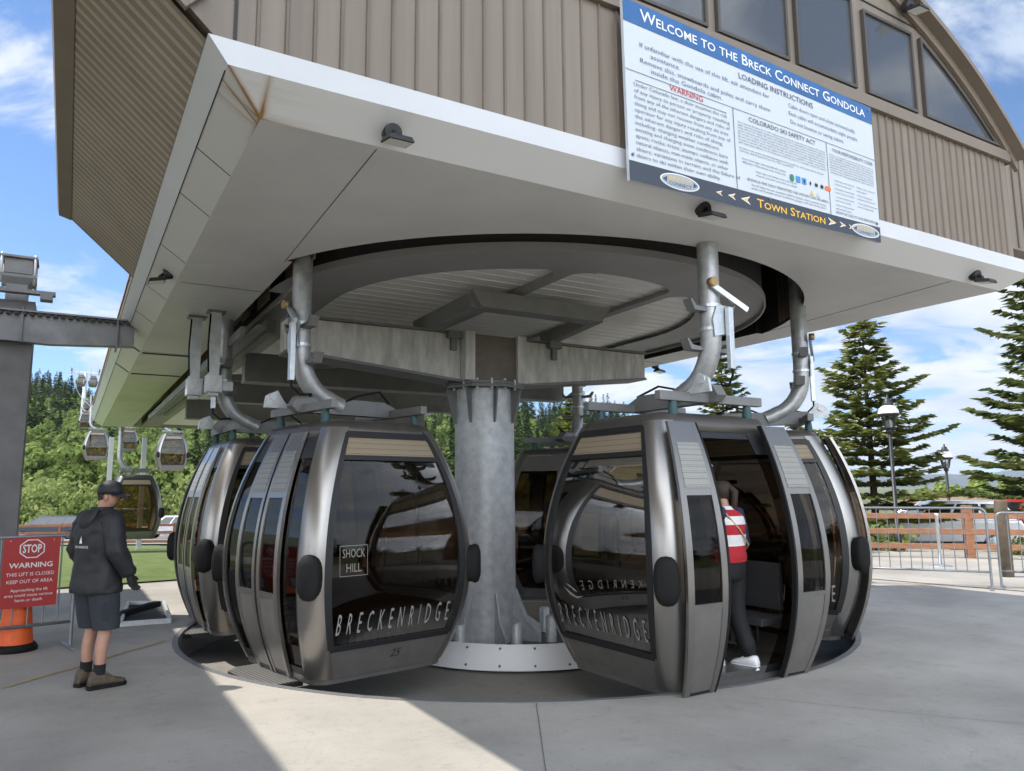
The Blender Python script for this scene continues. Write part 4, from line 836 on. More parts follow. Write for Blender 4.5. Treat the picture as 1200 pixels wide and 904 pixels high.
# ------------------------------------------------------------------ rear building (shingled) and right annex
def rear_house():
    t=sthing('station_rear_house','grey walled rear house with cedar shake roof edge above the left canopy','building',(-4.2,8,4.2)); v0,v1=1.9,24
    m=MB(); m.box(-4.22,3.9,v0,v1,4.24,5.35); sbuild(m,'wall',mat('grey_siding',(.21,.20,.19),.7,noise=.15,nscale=3),t)
    rows=[]; m=MB(); k=0; v=v0-.2
    rng=random.Random(4)
    while v<v1:
        w=rng.uniform(.16,.3)
        for j in range(4):
            u0=-4.62+j*.26; z0=5.12+j*.20+rng.uniform(-.01,.01)
            m.add([(u0,v,z0),(u0,v+w-.015,z0),(u0+.34,v+w-.015,z0+.26),(u0+.34,v,z0+.26),(u0,v,z0+.04),(u0,v+w-.015,z0+.04),(u0+.34,v+w-.015,z0+.29),(u0+.34,v,z0+.29)],[(3,2,1,0),(4,5,6,7),(0,1,5,4),(1,2,6,5),(2,3,7,6),(3,0,4,7)])
        v+=w
    m.add([(-3.6,v0-.2,5.9),(-3.6,v1,5.9),(0,v1,7.3),(0,v0-.2,7.3)],[(0,1,2,3)]); m.add([(4.3,v0-.2,5.2),(4.3,v1,5.2),(0,v1,7.3),(0,v0-.2,7.3)],[(0,1,2,3)])
    m.add([(-4.6,v0-.1,5.1),(4.3,v0-.1,5.1),(0,v0-.1,7.2)],[(0,1,2)]); sbuild(m,'roof',SHAKE,t,fix=False)
    m=MB(); m.box(-4.58,-4.22,v0-.2,v1,5.06,5.11); m.box(-4.60,-4.57,v0-.2,v1,4.98,5.13); sbuild(m,'eave_board',mat('dark_brown_board',(.12,.085,.06),.7),t)
    for v in (2.3,2.75,3.2): m=MB(); m.box(-4.27,-4.22,v,v+.34,4.35,5.0); f=sbuild(m,'window',WHITE,t); m=MB(); m.box(-4.28,-4.27,v+.06,v+.28,4.40,4.95); sbuild(m,'pane',WING,f)
    m=MB(); m.box(-4.25,-4.22,9.2,11.4,4.35,4.95); r=sbuild(m,'red_sign',mat('red_board',(.50,.06,.05),.5),t)
    m=MB()
    for k in range(3): m.box(-4.256,-4.251,9.6+k*.5,9.85+k*.5,4.5,4.8)
    sbuild(m,'sign_marks',mat('faded_red',(.55,.2,.17),.5),r)
    t=sthing('annex_building','small brown ribbed annex wall behind the right end of the station','building',(7,-2,0))
    m=MB(); m.box(4.15,6.4,-4.0,-3.3,4.75,6.12); w=sbuild(m,'wall',CLAD,t); m=MB(); m.box(4.35,6.5,-4.08,-3.2,6.12,6.25); sbuild(m,'parapet',TRIM,t)
    for k in range(8): m=MB(); m.bar((4.85+k*.19,-4.01,4.78),(4.85+k*.19,-4.01,6.1),.03,.02); sbuild(m,'rib',CLAD_D,w)
rear_house()
# unseen open shelter added left of the view so its flat roof shades the plaza
def shelter():
    t=sthing('added_shade_shelter','added unseen flat roofed shelter on posts shading the left of the plaza','shelter',(-11,-3,0)); x1=-7.45; v0,v1=-16,8.5
    m=MB(); m.box(-16,x1,v0,v1,6.0,6.22); sbuild(m,'roof',mat('pale_shelter_roof',(.55,.53,.49),.7),t)
    m=MB(); m.box(-16.1,x1-.02,v0-.1,v1-.02,5.8,5.998); m.box(-15.9,x1-.15,v0+.1,v1-.15,5.79,5.82); sbuild(m,'ceiling',mat('pale_pine_boards',(.55,.45,.33),.7,noise=.2,nscale=3),t)
    for u in (-8.1,-15.4):
        for v in (-15,-9.5,-4,1.5,7): m=MB(); m.box(u-.13,u+.13,v-.13,v+.13,0,5.79); sbuild(m,'post',WOODR,t)
shelter()
# ------------------------------------------------------------------ vegetation
def spruce_mb(h,r,seed,nw=30,nb=9,fine=1.0,z0=.5,leaf=.11):
    rng=np.random.default_rng(seed); V=[];Fc=[]; cnt=0; BV=MB()
    BV.tube([(0,0,0),(0,0,h*.5),(0,0,h*.97)],[h*.017,h*.011,.012],9)
    for i in range(nw):
        f=i/(nw-1); z=z0+(h-z0-.1)*f**.93; L=r*(1-f)**.72*(rng.uniform(.75,1.15))+.10
        nbi=max(5,int(nb*(1-.45*f)))
        a0=rng.uniform(0,6.28)
        for b in range(nbi):
            a=a0+2*PI*b/nbi+rng.uniform(-.22,.22); l=L*rng.uniform(.62,1.1); d=np.array([math.cos(a),math.sin(a),0]); up_=np.array([0,0,1.]); side=np.array([-d[1],d[0],0])
            rise=.10+.35*f+rng.uniform(-.08,.08)
            def pt(t): return d*(l*t)+up_*(z+l*(rise*t-.30*t*t+.28*t**3))
            BV.tube([pt(0),pt(.5),pt(.92)],[.012+.010*l,.010,.005],5,0,False)
            n=max(5,int(l/(.062)*fine))
            for k in range(n):
                t=.16+.86*(k+rng.uniform(0,1))/n; p=pt(t); w=l*.36*(1.12-t)+.07
                for sgn in (-1,1):
                    for q in range(2):
                        s=rng.uniform(.15,1)*w; c=p+side*sgn*s+d*(s*.45)+up_*rng.uniform(-.045,.03)
                        ax=side*sgn*.8+d*.75+up_*rng.uniform(-.35,.20); ax/=np.linalg.norm(ax)
                        nn=np.cross(ax,up_+rng.normal(0,.45,3)); nn/=np.linalg.norm(nn)
                        ll=leaf*rng.uniform(.8,1.5); ww=leaf*.36*rng.uniform(.7,1.3)
                        V+= [c-ax*ll*.6-nn*ww*.6,c-ax*ll*.4+nn*ww,c+ax*ll,c+ax*ll*.2-nn*ww]; Fc.append((cnt,cnt+1,cnt+2,cnt+3)); cnt+=4
    return BV,V,Fc
def mesh_from(name,V,Fc,m):
    me=bpy.data.meshes.new(name); me.from_pydata([tuple(v) for v in V],[],Fc); me.materials.append(m); me.update(); return me
def spruce(label,x,y,h,r,seed,m=None,group='tall spruces beyond the plaza',**k):
    t=thing('spruce_tree',label,'tree',(x,y,g(x,y)),0,group); BV,V,Fc=spruce_mb(h,r,seed,**k); BV.build('trunk',BARK,t,fix=False)
    o=bpy.data.objects.new('crown',mesh_from('crown',V,Fc,m or NEED)); COL.objects.link(o); o.parent=t; return t
spruce('tall spruce behind the first lamp post right of the gondola cabins',11.35,24.0,7.5,2.75,3,nw=22,nb=9,leaf=.17,z0=1.0,fine=.9)
spruce('large spruce at the right edge of the photo',13.7,18.6,9.0,2.45,8,nw=28,nb=9,leaf=.16,z0=1.0,fine=.9)
spruce('pale yellow green young spruce seen just right of the round column',2.55,33,5.8,1.7,14,m=NEED2,nw=24,nb=8,leaf=.14)
spruce('spruce top showing under the canopy edge behind the right hangers',8.0,28.5,7.6,2.3,21,nw=26,nb=8,leaf=.15,fine=.8)
def crown_blob(h,r,seed,n,leaf,conifer):
    rng=np.random.default_rng(seed); V=[];Fc=[]; c=0
    if conifer:
        for i in range(n):
            f=rng.uniform(0,1)**1.25; z=h*(.06+.94*f); rr=r*(1-f)**.9*(.75+.35*math.sin(z*9/h*3+seed)); a=rng.uniform(0,6.283); rad=rr*math.sqrt(rng.uniform(.15,1)); p=np.array([rad*math.cos(a),rad*math.sin(a),z])
            ax=np.array([math.cos(a),math.sin(a),rng.uniform(-.5,.1)]); sd_=np.array([-math.sin(a),math.cos(a),rng.uniform(-.3,.3)])
            l=leaf*(1.1-.6*f); V+=[p-ax*l*.5-sd_*l*.45,p+ax*l*.9-sd_*l*.2,p+ax*l*.8+sd_*l*.3,p-ax*l*.4+sd_*l*.5]; Fc.append((c,c+1,c+2,c+3)); c+=4
    else:
        cl=[(rng.normal(0,r*.42),rng.normal(0,r*.42),h*rng.uniform(.32,.92),r*rng.uniform(.28,.5)) for _ in range(13)]
        for i in range(n):
            q=cl[i%13]; u=rng.normal(0,1,3); u/=np.linalg.norm(u); p=np.array(q[:3])+u*q[3]*rng.uniform(.7,1.05)*np.array([1,1,1.15]); ax=rng.normal(0,1,3); ax/=np.linalg.norm(ax); s2=np.cross(ax,u); s2/=max(1e-6,np.linalg.norm(s2)); l=leaf*rng.uniform(.7,1.3)
            V+=[p-ax*l-s2*l*.6,p+ax*l*.5-s2*l*.8,p+ax*l+s2*l*.5,p-ax*l*.6+s2*l*.7]; Fc.append((c,c+1,c+2,c+3)); c+=4
    return V,Fc
def hillside():
    protoC=[];protoA=[]
    for k in range(4):
        V,Fc=crown_blob(12,2.3,50+k,620,.62,True); protoC.append((mesh_from('crown',V,Fc,CONF),V,Fc))
        V,Fc=crown_blob(8.5,2.7,70+k,1350,.29,False); protoA.append((mesh_from('crown',V,Fc,ASP),V,Fc))
    tb=MB(); tb.tube([(0,0,0),(0,0,5)],[.16,.08],6); trunk_m=None
    rng=np.random.default_rng(5); pts=[]
    while len(pts)<2300:
        y=rng.uniform(0,1)**.75*370+88; s=rng.uniform(-.82,.34); x=s*y
        if s>.30*rng.uniform(.3,1): continue
        con=(rng.uniform()<(.42+.25*math.sin(x*.03+y*.02)+(.25 if y>260 else 0)+(.3 if s>0 else 0)-(.45 if y<260 and s<-.42 else 0)))
        pts.append((x,y,con))
    # the tall dark group on the skyline at left
    for px,d,sc_ in ((64,215,1.75),(78,222,1.65),(71,212,1.5),(44,190,1.75),(30,188,1.6),(36,200,1.35),(84,226,1.3),(58,225,1.3)):
        x=(px-600)/F*d; pts.insert(0,(x,d,('big',sc_)))
    vis=[p for p in pts if -.70<p[0]/p[1]<.20]; vis.sort(key=lambda p:p[1] if not isinstance(p[2],tuple) else 0)
    chosen=vis[:230]; cs=set(id(p) for p in chosen); rest=[p for p in pts if id(p) not in cs]
    nC=nA=0; ctr=None
    for i,(x,y,c) in enumerate(chosen):
        big=isinstance(c,tuple); con=big or c; sc_=c[1] if big else rng.uniform(.7,1.25)
        if con: t=thing('hillside_conifer','very tall dark conifer on the left skyline of the hill' if big else 'dark green conifer on the hillside behind the station','tree',(x,y,g(x,y)-.2),rng.uniform(0,6),'skyline conifers at the top of the left hill' if big else 'conifers on the hillside')
        else: t=thing('hillside_aspen','bright green aspen on the hillside behind the station','tree',(x,y,g(x,y)-.2),rng.uniform(0,6),'aspens on the hillside')
        t.scale=(sc_*(.9 if big else 1),)*2+(sc_,)
        me=(protoC if con else protoA)[i%4][0]; o=bpy.data.objects.new('crown',me); COL.objects.link(o); o.parent=t
        if trunk_m is None: tr=tb.build('trunk',BARK,t); trunk_m=tr.data
        else: tr=bpy.data.objects.new('trunk',trunk_m); COL.objects.link(tr); tr.parent=t
    for nm,flag,proto,m in (('hillside_conifer_wood',True,protoC,CONF),('hillside_aspen_wood',False,protoA,ASP)):
        AV=[];AF=[];off=0
        for i,(x,y,c) in enumerate(rest):
            if bool(c)!=flag: continue
            _,V,Fc=proto[i%4]; V=np.array(V); a=rng.uniform(0,6.28); s=rng.uniform(.7,1.3); keep=(len(Fc) if y<230 else len(Fc)//2) if flag else (len(Fc)*2//3 if y<230 else len(Fc)//3)
            V=V[:keep*4]; X=V[:,0]*math.cos(a)-V[:,1]*math.sin(a); Y=V[:,0]*math.sin(a)+V[:,1]*math.cos(a); k=1.0 if y<230 else 1.15
            AV.append(np.stack([X*s*k+x,Y*s*k+y,V[:,2]*s+g(x,y)-.3],1)); AF.append(np.arange(keep*4).reshape(-1,4)+off); off+=keep*4
        AV=np.concatenate(AV); AF=np.concatenate(AF); me=bpy.data.meshes.new(nm); me.from_pydata(AV.tolist(),[],AF.tolist()); me.materials.append(m); o=bpy.data.objects.new(nm,me); COL.objects.link(o); tag(o,kind='stuff')
    # willow bushes at the foot of the hill
    pm=[]
    for k in range(3): V,Fc=crown_blob(3.4,2.4,90+k,2200,.12,False); V=[(v[0],v[1],max(.02,(v[2]-1.0)*1.25)) for v in V]; pm.append(mesh_from('foliage',V,Fc,SHRB))
    for i in range(34):
        x=-62+i*2.0+rng.uniform(-.8,.8); y=rng.uniform(69,80); o=bpy.data.objects.new('willow_bush',pm[i%3]); COL.objects.link(o); o.location=(x,y,g(x,y)-.3); s=rng.uniform(.85,1.45); o.scale=(s*1.1,s*1.1,s); o.rotation_euler=(0,0,rng.uniform(0,6))
        tag(o,'bright green willow bush in the band behind the road','bush','willow bushes behind the road')
    # trees behind the camera and to the right of the plaza (seen in reflections or beyond the lot)
    V,Fc=crown_blob(9,3.4,120,1500,.42,False); me=mesh_from('crown',V,Fc,ASP)
    for px,d,sc_,lab in ((1128,75,.62,'round green tree behind the second lamp post'),(1090,90,.6,'round green tree beyond the lot, left of the second lamp post'),(1165,110,.62,'small green tree beyond the gabled house roof'),(1192,95,.6,'green tree beyond the lot at the right edge')):
        p=pix(px,600,d); o=bpy.data.objects.new('leafy_tree',None); COL.objects.link(o); o.location=(p.x,p.y,g(p.x,p.y)); o.scale=(sc_,)*3; tag(o,lab,'tree','leafy trees beyond the lot'); c=bpy.data.objects.new('crown',me); COL.objects.link(c); c.parent=o; tr=bpy.data.objects.new('trunk',trunk_m); COL.objects.link(tr); tr.parent=o
    AV=[];AF=[];off=0
    for i in range(260):
        a=rng.uniform(PI*1.02,PI*1.98); r=rng.uniform(70,170); x,y=r*math.cos(a),r*math.sin(a); _,V,Fc=protoC[i%4]; V=np.array(V); s=rng.uniform(.7,1.2); AV.append(V*s+np.array([x,y,g(x,y)-.3])); AF.append(np.arange(len(V)).reshape(-1,4)+off); off+=len(V)
    AV=np.concatenate(AV); AF=np.concatenate(AF); me=bpy.data.meshes.new('town_wood'); me.from_pydata(AV.tolist(),[],AF.tolist()); me.materials.append(CONF); o=bpy.data.objects.new('town_wood',me); COL.objects.link(o); tag(o,kind='stuff')
hillside()
def mountains():
    mb=MB(); n=260; rows=[]
    def rid(a,j): return .62+.20*math.sin(a*5.1+j*.8)+.12*math.sin(a*13.7+j*1.9)+.06*math.sin(a*31+j*2.7)+.03*math.sin(a*73+j)
    for j in range(9):
        row=[]
        for i in range(n+1):
            a=R(10+75*i/n); r=8200+j*700; e=math.sin(PI*min(1,(j+.02)/8)); row.append((r*math.sin(a),r*math.cos(a),-60+640*e*rid(a,j*.6)*(.75+.25*math.cos(a*3))))
        rows.append(row)
    mb.loft(rows,0,True,False,False); tag(mb.build('mountains',MTN,fix=False),kind='structure')
mountains()
# ------------------------------------------------------------------ barricades, fences, cone, posts
BARS=mat('barricade_steel',(.30,.31,.33),.45,.6,noise=.15,nscale=8)
def barricade(label,a,b,h,npk,feet=True,group='steel crowd barricades'):
    a=Vector((*a,0)); b=Vector((*b,0)); d=b-a; L=d.length; ang=math.atan2(d.y,d.x); t=thing('crowd_barricade',label,'barricade',((a.x+b.x)/2,(a.y+b.y)/2,0),ang,group)
    x0,x1=-L/2,L/2; r=.10; pts=[(x0,0,.02),(x0,0,h-r)]+[(x0+r-r*math.cos(t_),0,h-r+r*math.sin(t_)) for t_ in np.linspace(.2,PI/2,5)]+[(x1-r+r*math.sin(t_),0,h-r+r*math.cos(t_)) for t_ in np.linspace(0,PI/2-.2,5)]+[(x1,0,h-r),(x1,0,.02)]
    m=MB(); m.tube(pts,.021,10); m.build('frame',BARS,t,fix=False); m=MB(); m.tube([(x0,0,.27),(x1,0,.27)],.018,8); m.build('lower_rail',BARS,t)
    for k in range(npk):
        x=x0+(x1-x0)*(k+1)/(npk+1); m=MB(); m.tube([(x,0,.27),(x,0,h)],.0085,6); m.build('picket',BARS,t,fix=False)
    for x in (x0,x1): m=MB(); m.bar((x+.02*(1 if x<0 else -1),-.26,.012),(x+.02*(1 if x<0 else -1),.26,.012),.05,.016); m.build('foot',BARS,t)
    return t
pL=Vector((-4.85,8.55)); dl=(Vector((-5.9,7.60))-pL).normalized()
barricade('steel barricade holding the red STOP sign',tuple(pL),tuple(pL+dl*2.25),1.20,15)
barricade('left steel barricade right of the gondolas, in front of the lamp posts',(5.75,13.65),(7.78,12.62),1.30,13); barricade('steel barricade at the right edge of the photo, next to a post',(8.02,12.75),(9.9,11.6),1.22,13)
def stop_sign():
    c=pL+dl*.43; ang=math.atan2(-dl.y,-dl.x); nrm=Vector((math.sin(ang),-math.cos(ang)))   # faces the camera
    t=thing('stop_sign','red STOP WARNING board hung on the left barricade','sign',(c.x+nrm.x*.035,c.y+nrm.y*.035,.47),ang)
    w,h=.52,.72; m=MB(); m.box(-w/2,w/2,-.006,0,0,h); m.build('board',STOPR,t); fn=lambda x,z:(x,-.009,z)
    m=MB(); put_text(m,fn,'STOP',0,.565,.085,.175,'C',bold=.02); m.build('stop_word',WHITE,t,fix=False)
    oc=[(.125*math.cos(PI/8+k*PI/4),.605+.105*math.sin(PI/8+k*PI/4)) for k in range(8)]; oi=[(.113*math.cos(PI/8+k*PI/4),.605+.094*math.sin(PI/8+k*PI/4)) for k in range(8)]
    m=MB(); m.add([fn(*p) for p in oc]+[fn(*p) for p in oi],[(k,(k+1)%8,8+(k+1)%8,8+k) for k in range(8)]); m.build('octagon_outline',WHITE,t,fix=False)
    m=MB(); put_text(m,fn,'WARNING',0,.41,.052,.40,'C',bold=.015); put_text(m,fn,'THIS LIFT IS CLOSED',0,.325,.036,.44,'C'); put_text(m,fn,'KEEP OUT OF AREA',0,.25,.036,.42,'C')
    for i,b in enumerate(('Approaching the lift','area could cause serious','harm or death')): put_text(m,fn,b,0,.165-i*.052,.030,None if i==2 else (.34,.44)[i],'C')
    m.build('lettering',WHITE,t,fix=False)
    for x in (-.2,.2): m=MB(); m.tube([(x,-.008,h-.03),(x,.02,h-.01),(x,.05,h-.03)],.006,6); m.build('zip_tie',WHITE,t)
stop_sign()
t=thing('traffic_cone','tall orange traffic cone with black base under the stop sign','cone',(-5.33,8.36,0)); m=MB(); m.lathe([(.17,.03),(.155,.2),(.135,.42),(.11,.62),(.085,.82),(.075,.86),(.001,.87)],(0,0,0),28); m.build('body',ORNG,t)
m=MB(); m.lathe([(.19,.0),(.21,.0),(.215,.03),(.19,.075),(.16,.078),(.15,.03)],(0,0,0),28); m.build('base_ring',RUB,t)
def hatch():
    P=[(-4.93,9.78),(-5.75,11.6),(-5.25,11.65),(-4.42,10.02)]; m=MB(); c=Vector((-5.08,10.76)); 
    t=thing('floor_hatch','open rectangular steel rimmed hatch in the floor beside the operator','hatch',(c.x,c.y,0)); m.add([(p[0]-c.x,p[1]-c.y,.006) for p in P],[(0,1,2,3)]); m.build('well_shade_sheet',mat('hatch_shade_paint',(.035,.034,.033),.8),t,fix=False)  # flat dark sheet painted as the shaded depth of the opening
    for i in range(4): a,b=P[i],P[(i+1)%4]; m=MB(); m.bar((a[0]-c.x,a[1]-c.y,.03),(b[0]-c.x,b[1]-c.y,.03),.035,.06); m.build('rim',GALV,t)
    m=MB(); m.bar((-.15,-.35,.06),(.1,.15,.12),.12,.08); m.build('lever',RUB,t,bevel=.02)
hatch()
m=MB(); m.bar((-.28,-.10,.02),(.06,.02,.02),.14,.03); o=m.build('rubber_chock',RUB,bevel=.008); o.location=(-4.58,6.72,0); tag(o,'black rubber mat corner on the pavement at the left edge','mat')
def fence(name,label,pts,heights,wood,post_m,h,pw=.13):
    t=thing(name,label,'fence',(pts[0][0],pts[0][1],g(*pts[0])))
    o=Vector(t.location)
    for i,p in enumerate(pts):
        z=g(*p); m=MB(); m.box(p[0]-o.x-pw/2,p[0]-o.x+pw/2,p[1]-o.y-pw/2,p[1]-o.y+pw/2,z-o.z-.3,z-o.z+h); m.build('post',post_m,t,bevel=.012)
        if i<len(pts)-1:
            q=pts[i+1]; zq=g(*q)
            for hh in heights: m=MB(); m.bar((p[0]-o.x,p[1]-o.y-.05,z-o.z+hh),(q[0]-o.x,q[1]-o.y-.05,zq-o.z+hh),.07,.13); m.build('rail',wood,t,bevel=.01)
    return t
fence('wooden_fence','red brown three rail wooden fence along the far side of the lawn',[(-34+i*2.85,38.2+0.02*i) for i in range(13)],(.22,.66,1.02),WOODR,WOODR,1.12)
fence('split_rail_fence','orange brown split rail fence behind the right barricades',[(5.2,19.2),(7.9,18.7),(10.6,17.9),(12.9,16.6),(15.0,15.2),(17.5,13.8)],(.28,.62,.98),WOODO,WOODO,1.22,.18)
t=thing('wooden_post','weathered grey wooden post standing between the right barricades','post',(9.05,14.2,0)); m=MB(); m.tube([(0,0,-.2),(0,0,1.36),(.0,0,1.40)],[.115,.108,.09],12); m.build('shaft',WOODG,t)
t=thing('stanchion','thin silver stanchion with round base behind the left barricade','stanchion',(8.95,16.2,0)); m=MB(); m.tube([(0,0,.03),(0,0,1.05),(0,0,1.10)],[.032,.032,.045],12); m.build('pole',ALU,t); m=MB(); m.lathe([(.001,.05),(.10,.045),(.22,.02),(.23,.0)],(0,0,0),24); m.build('base',ALU,t)
def lamp(label,x,y,h,s=1.0):
    z0=g(x,y); t=thing('street_lamp',label,'lamp',(x,y,z0),0,'black lamp posts with glass lanterns'); H=h-z0
    m=MB(); m.tube([(0,0,0),(0,0,.5),(0,0,.52),(0,0,H-.9*s)],[.10,.085,.055,.045],14); m.lathe([(.14,0),(.14,.10),(.09,.16)],(0,0,0),14); m.build('pole',LAMPB,t)
    b=H-.9*s; m=MB(); m.lathe([(.04,0),(.10*s,.05*s),(.06*s,.09*s),(.12*s,.12*s)],(0,0,b),16); m.build('collar',LAMPB,t)
    m=MB(); m.lathe([(.11*s,.12*s),(.17*s,.40*s),(.18*s,.44*s)],(0,0,b),12,0,False); m.build('lantern_glass',glass_mat('clear_lantern_glass',(.80,.82,.80),.1),t,fix=False)
    m=MB(); m.lathe([(.10*s,.14*s),(.09*s,.30*s),(.03*s,.34*s)],(0,0,b),10); m.build('bulb',GLOBE,t)
    for k in range(6): a=k*PI/3; m=MB(); m.bar((.115*s*math.cos(a),.115*s*math.sin(a),b+.12*s),(.18*s*math.cos(a),.18*s*math.sin(a),b+.44*s),.016,.016); m.build('lantern_rib',LAMPB,t)
    m=MB(); m.lathe([(.20*s,.42*s),(.245*s,.45*s),(.25*s,.49*s)],(0,0,b),24); m.build('band',LAMPB,t)
    m=MB(); m.lathe([(.25*s,.49*s),(.235*s,.58*s),(.17*s,.67*s),(.12*s,.70*s)],(0,0,b),24); m.build('dome',GLOBE,t)
    m=MB(); m.lathe([(.13*s,.69*s),(.13*s,.76*s),(.09*s,.80*s),(.09*s,.85*s),(.03*s,.88*s),(.025*s,.96*s),(.001,.98*s)],(0,0,b),16); m.build('finial',LAMPB,t)
lamp('nearer tall black lamp post in front of the spruce',10.0,20.0,4.02,1.05); lamp('farther lamp post with white dome beyond the barricade',15.4,27,3.10,1.0)
# ------------------------------------------------------------------ far tower and ropes
def far_tower():
    d=205; p=pix(98,470,d); t=thing('lift_tower','distant grey lift tower standing on the wooded hillside at left','tower',(p.x,p.y,g(p.x,p.y)),AZ)
    top=pix(98,437,d).z-g(p.x,p.y); m=MB(); m.tube([(0,0,0),(0,0,top)],[.7,.45],12); m.build('shaft',GALV,t); m=MB(); m.bar((-3.6,0,top),(3.6,0,top),.5,.5); m.build('crossarm',GALV,t)
    for x in (-3.3,3.3): m=MB(); m.bar((x,-3.5,top+.5),(x,3.5,top+.2),.35,.35); m.build('sheave_train',STEELP,t); m=MB(); m.bar((x,-2.5,top+1.5),(x,2.5,top+1.5),.1,.1); m.bar((x,-2.5,top+.4),(x,-2.5,top+1.5),.1,.1); m.bar((x,2.5,top+.4),(x,2.5,top+1.5),.1,.1); m.build('handrail',GALV,t)
    for s,lab in ((-3.3,'left haul rope rising from the station to the hillside tower'),(3.3,'right haul rope rising from the station to the hillside tower')):
        a=W(s,21,4.1); b=Vector((p.x,p.y,g(p.x,p.y)+top+.6))+EU*s; pts=[]
        for i in range(25): q=a.lerp(b,i/24); q.z-=4*2.5*(i/24)*(1-i/24); pts.append(q-a)
        m=MB(); m.tube(pts,.045,6); o=m.build('haul_rope',STEELP,fix=False); o.location=a; tag(o,lab,'rope','haul ropes')
far_tower()
# ------------------------------------------------------------------ vehicles
def car(name,label,x,y,yaw,paint,kind='suv',group='parked cars'):
    t=thing(name,label,'car' if kind!='van' else 'van',(x,y,g(x,y)+.05),yaw,group)
    if kind=='van': L,Wd_,prof,green=4.9,1.9,[(-2.45,.35),(-2.42,1.0),(-2.3,1.15),(1.2,1.12),(2.2,.95),(2.45,.75),(2.45,.35)],[(-2.35,1.1),(-2.15,1.72),(.55,1.76),(1.5,1.1)]
    elif kind=='suv': L,Wd_,prof,green=4.6,1.85,[(-2.3,.38),(-2.3,.95),(-2.2,1.08),(1.0,1.05),(2.1,.92),(2.3,.7),(2.3,.38)],[(-2.15,1.05),(-1.8,1.66),(.25,1.68),(1.05,1.05)]
    else: L,Wd_,prof,green=4.5,1.78,[(-2.25,.3),(-2.25,.8),(-2.1,.95),(.9,.92),(2.05,.78),(2.25,.6),(2.25,.3)],[(-1.7,.93),(-1.0,1.42),(.2,1.44),(1.0,.92)]
    w=Wd_/2; m=MB(); n=len(prof); rings=[]
    for yy,k in ((-w,.93),(-w*.96,1.0),(w*.96,1.0),(w,.93)): rings.append([(px*(1 if k==1 else .985),yy,.38+(pz-.38)*(1 if k==1 else .94)) for px,pz in prof])
    m.loft(rings,0,False); m.build('body',paint,t,bevel=.04)
    m=MB(); m.loft([[(px,-w*(.93 if pz<1.2 else .76),pz) for px,pz in green],[(px,w*(.93 if pz<1.2 else .76),pz) for px,pz in green]],0,False); gh=m.build('greenhouse',paint,t,bevel=.03)
    gx=lambda f,zf:(green[0][0]+(green[1][0]-green[0][0])*zf+((green[3][0]+(green[2][0]-green[3][0])*zf)-(green[0][0]+(green[1][0]-green[0][0])*zf))*f)
    zb_,zt_=green[0][1],green[1][1]
    for sy in (-1,1):
        for f0,f1 in ((.05,.32),(.35,.62),(.65,.93)):
            Z=lambda zf:zb_+(zt_-zb_)*zf; Yy=lambda zf:sy*(w*(.93-.17*zf)+.008); m=MB(); m.add([(gx(f0,.12),Yy(.12),Z(.12)),(gx(f1,.12),Yy(.12),Z(.12)),(gx(f1,.86),Yy(.86),Z(.86)),(gx(f0,.86),Yy(.86),Z(.86))],[(0,1,2,3)]); m.build('side_window',CARG,t,fix=False)
    for f,s,nm in ((1,1,'windscreen'),(0,-1,'rear_window')):
        Z=lambda zf:zb_+(zt_-zb_)*zf; m=MB(); m.add([(gx(f,.1)+s*.012,-w*.80,Z(.1)),(gx(f,.1)+s*.012,w*.80,Z(.1)),(gx(f,.88)+s*.012,w*.68,Z(.88)),(gx(f,.88)+s*.012,-w*.68,Z(.88))],[(0,1,2,3)]); m.build(nm,CARG,t,fix=False)
    for px in (-L*.31,L*.31):
        for sy in (-1,1):
            m=MB(); c=(px,sy*(w-.10),.34); pr=[(.001,-.10),(.33,-.10),(.34,-.06),(.34,.06),(.33,.10),(.001,.10)]; m.lathe(pr,(0,0,0),22); m.v=[(p[0]+c[0],p[2]+c[1],p[1]+c[2]) for p in m.v]; wh=m.build('wheel',RUB,t)
            m=MB(); m.lathe([(.001,.012),(.19,.012),(.21,0)],(0,0,0),16); m.v=[(p[0]+c[0],sy*p[2]+c[1]+sy*.10,p[1]+c[2]) for p in m.v]; m.build('rim',ALU,wh,fix=False)
    for sy in (-1,1):
        m=MB(); m.box(L/2-.12,L/2+.012,sy*w*.62-.2,sy*w*.62+.2,.66,.80); m.build('headlight',GLOBE,t,bevel=.02); m=MB(); m.box(-L/2-.012,-L/2+.1,sy*w*.80-.1,sy*w*.80+.1,.72,.95); m.build('tail_light',STOPR,t,bevel=.02)
    for s in (-1,1): m=MB(); m.box(s*(L/2-.02)-.05,s*(L/2-.02)+.06,-w*.9,w*.9,.32,.52); m.build('bumper',RUB,t,bevel=.03)
    return t
def paint(n,c,mt=.2): return mat(n,c,.25,mt,coat=.6)
def at_px(px,d): return (px-600)/F*d
car('parked_van','dark blue grey minivan parked beyond the red brown fence',at_px(66,58),58,PI+.25,paint('dark_blue_paint',(.03,.04,.06)),'van','vehicles beyond the red brown fence')
car('parked_car','pale silver car parked beyond the fence, beside the nearest arriving cabin',at_px(206,56),56,PI+.1,paint('pale_silver_paint',(.55,.57,.60),.5),'suv','vehicles beyond the red brown fence')
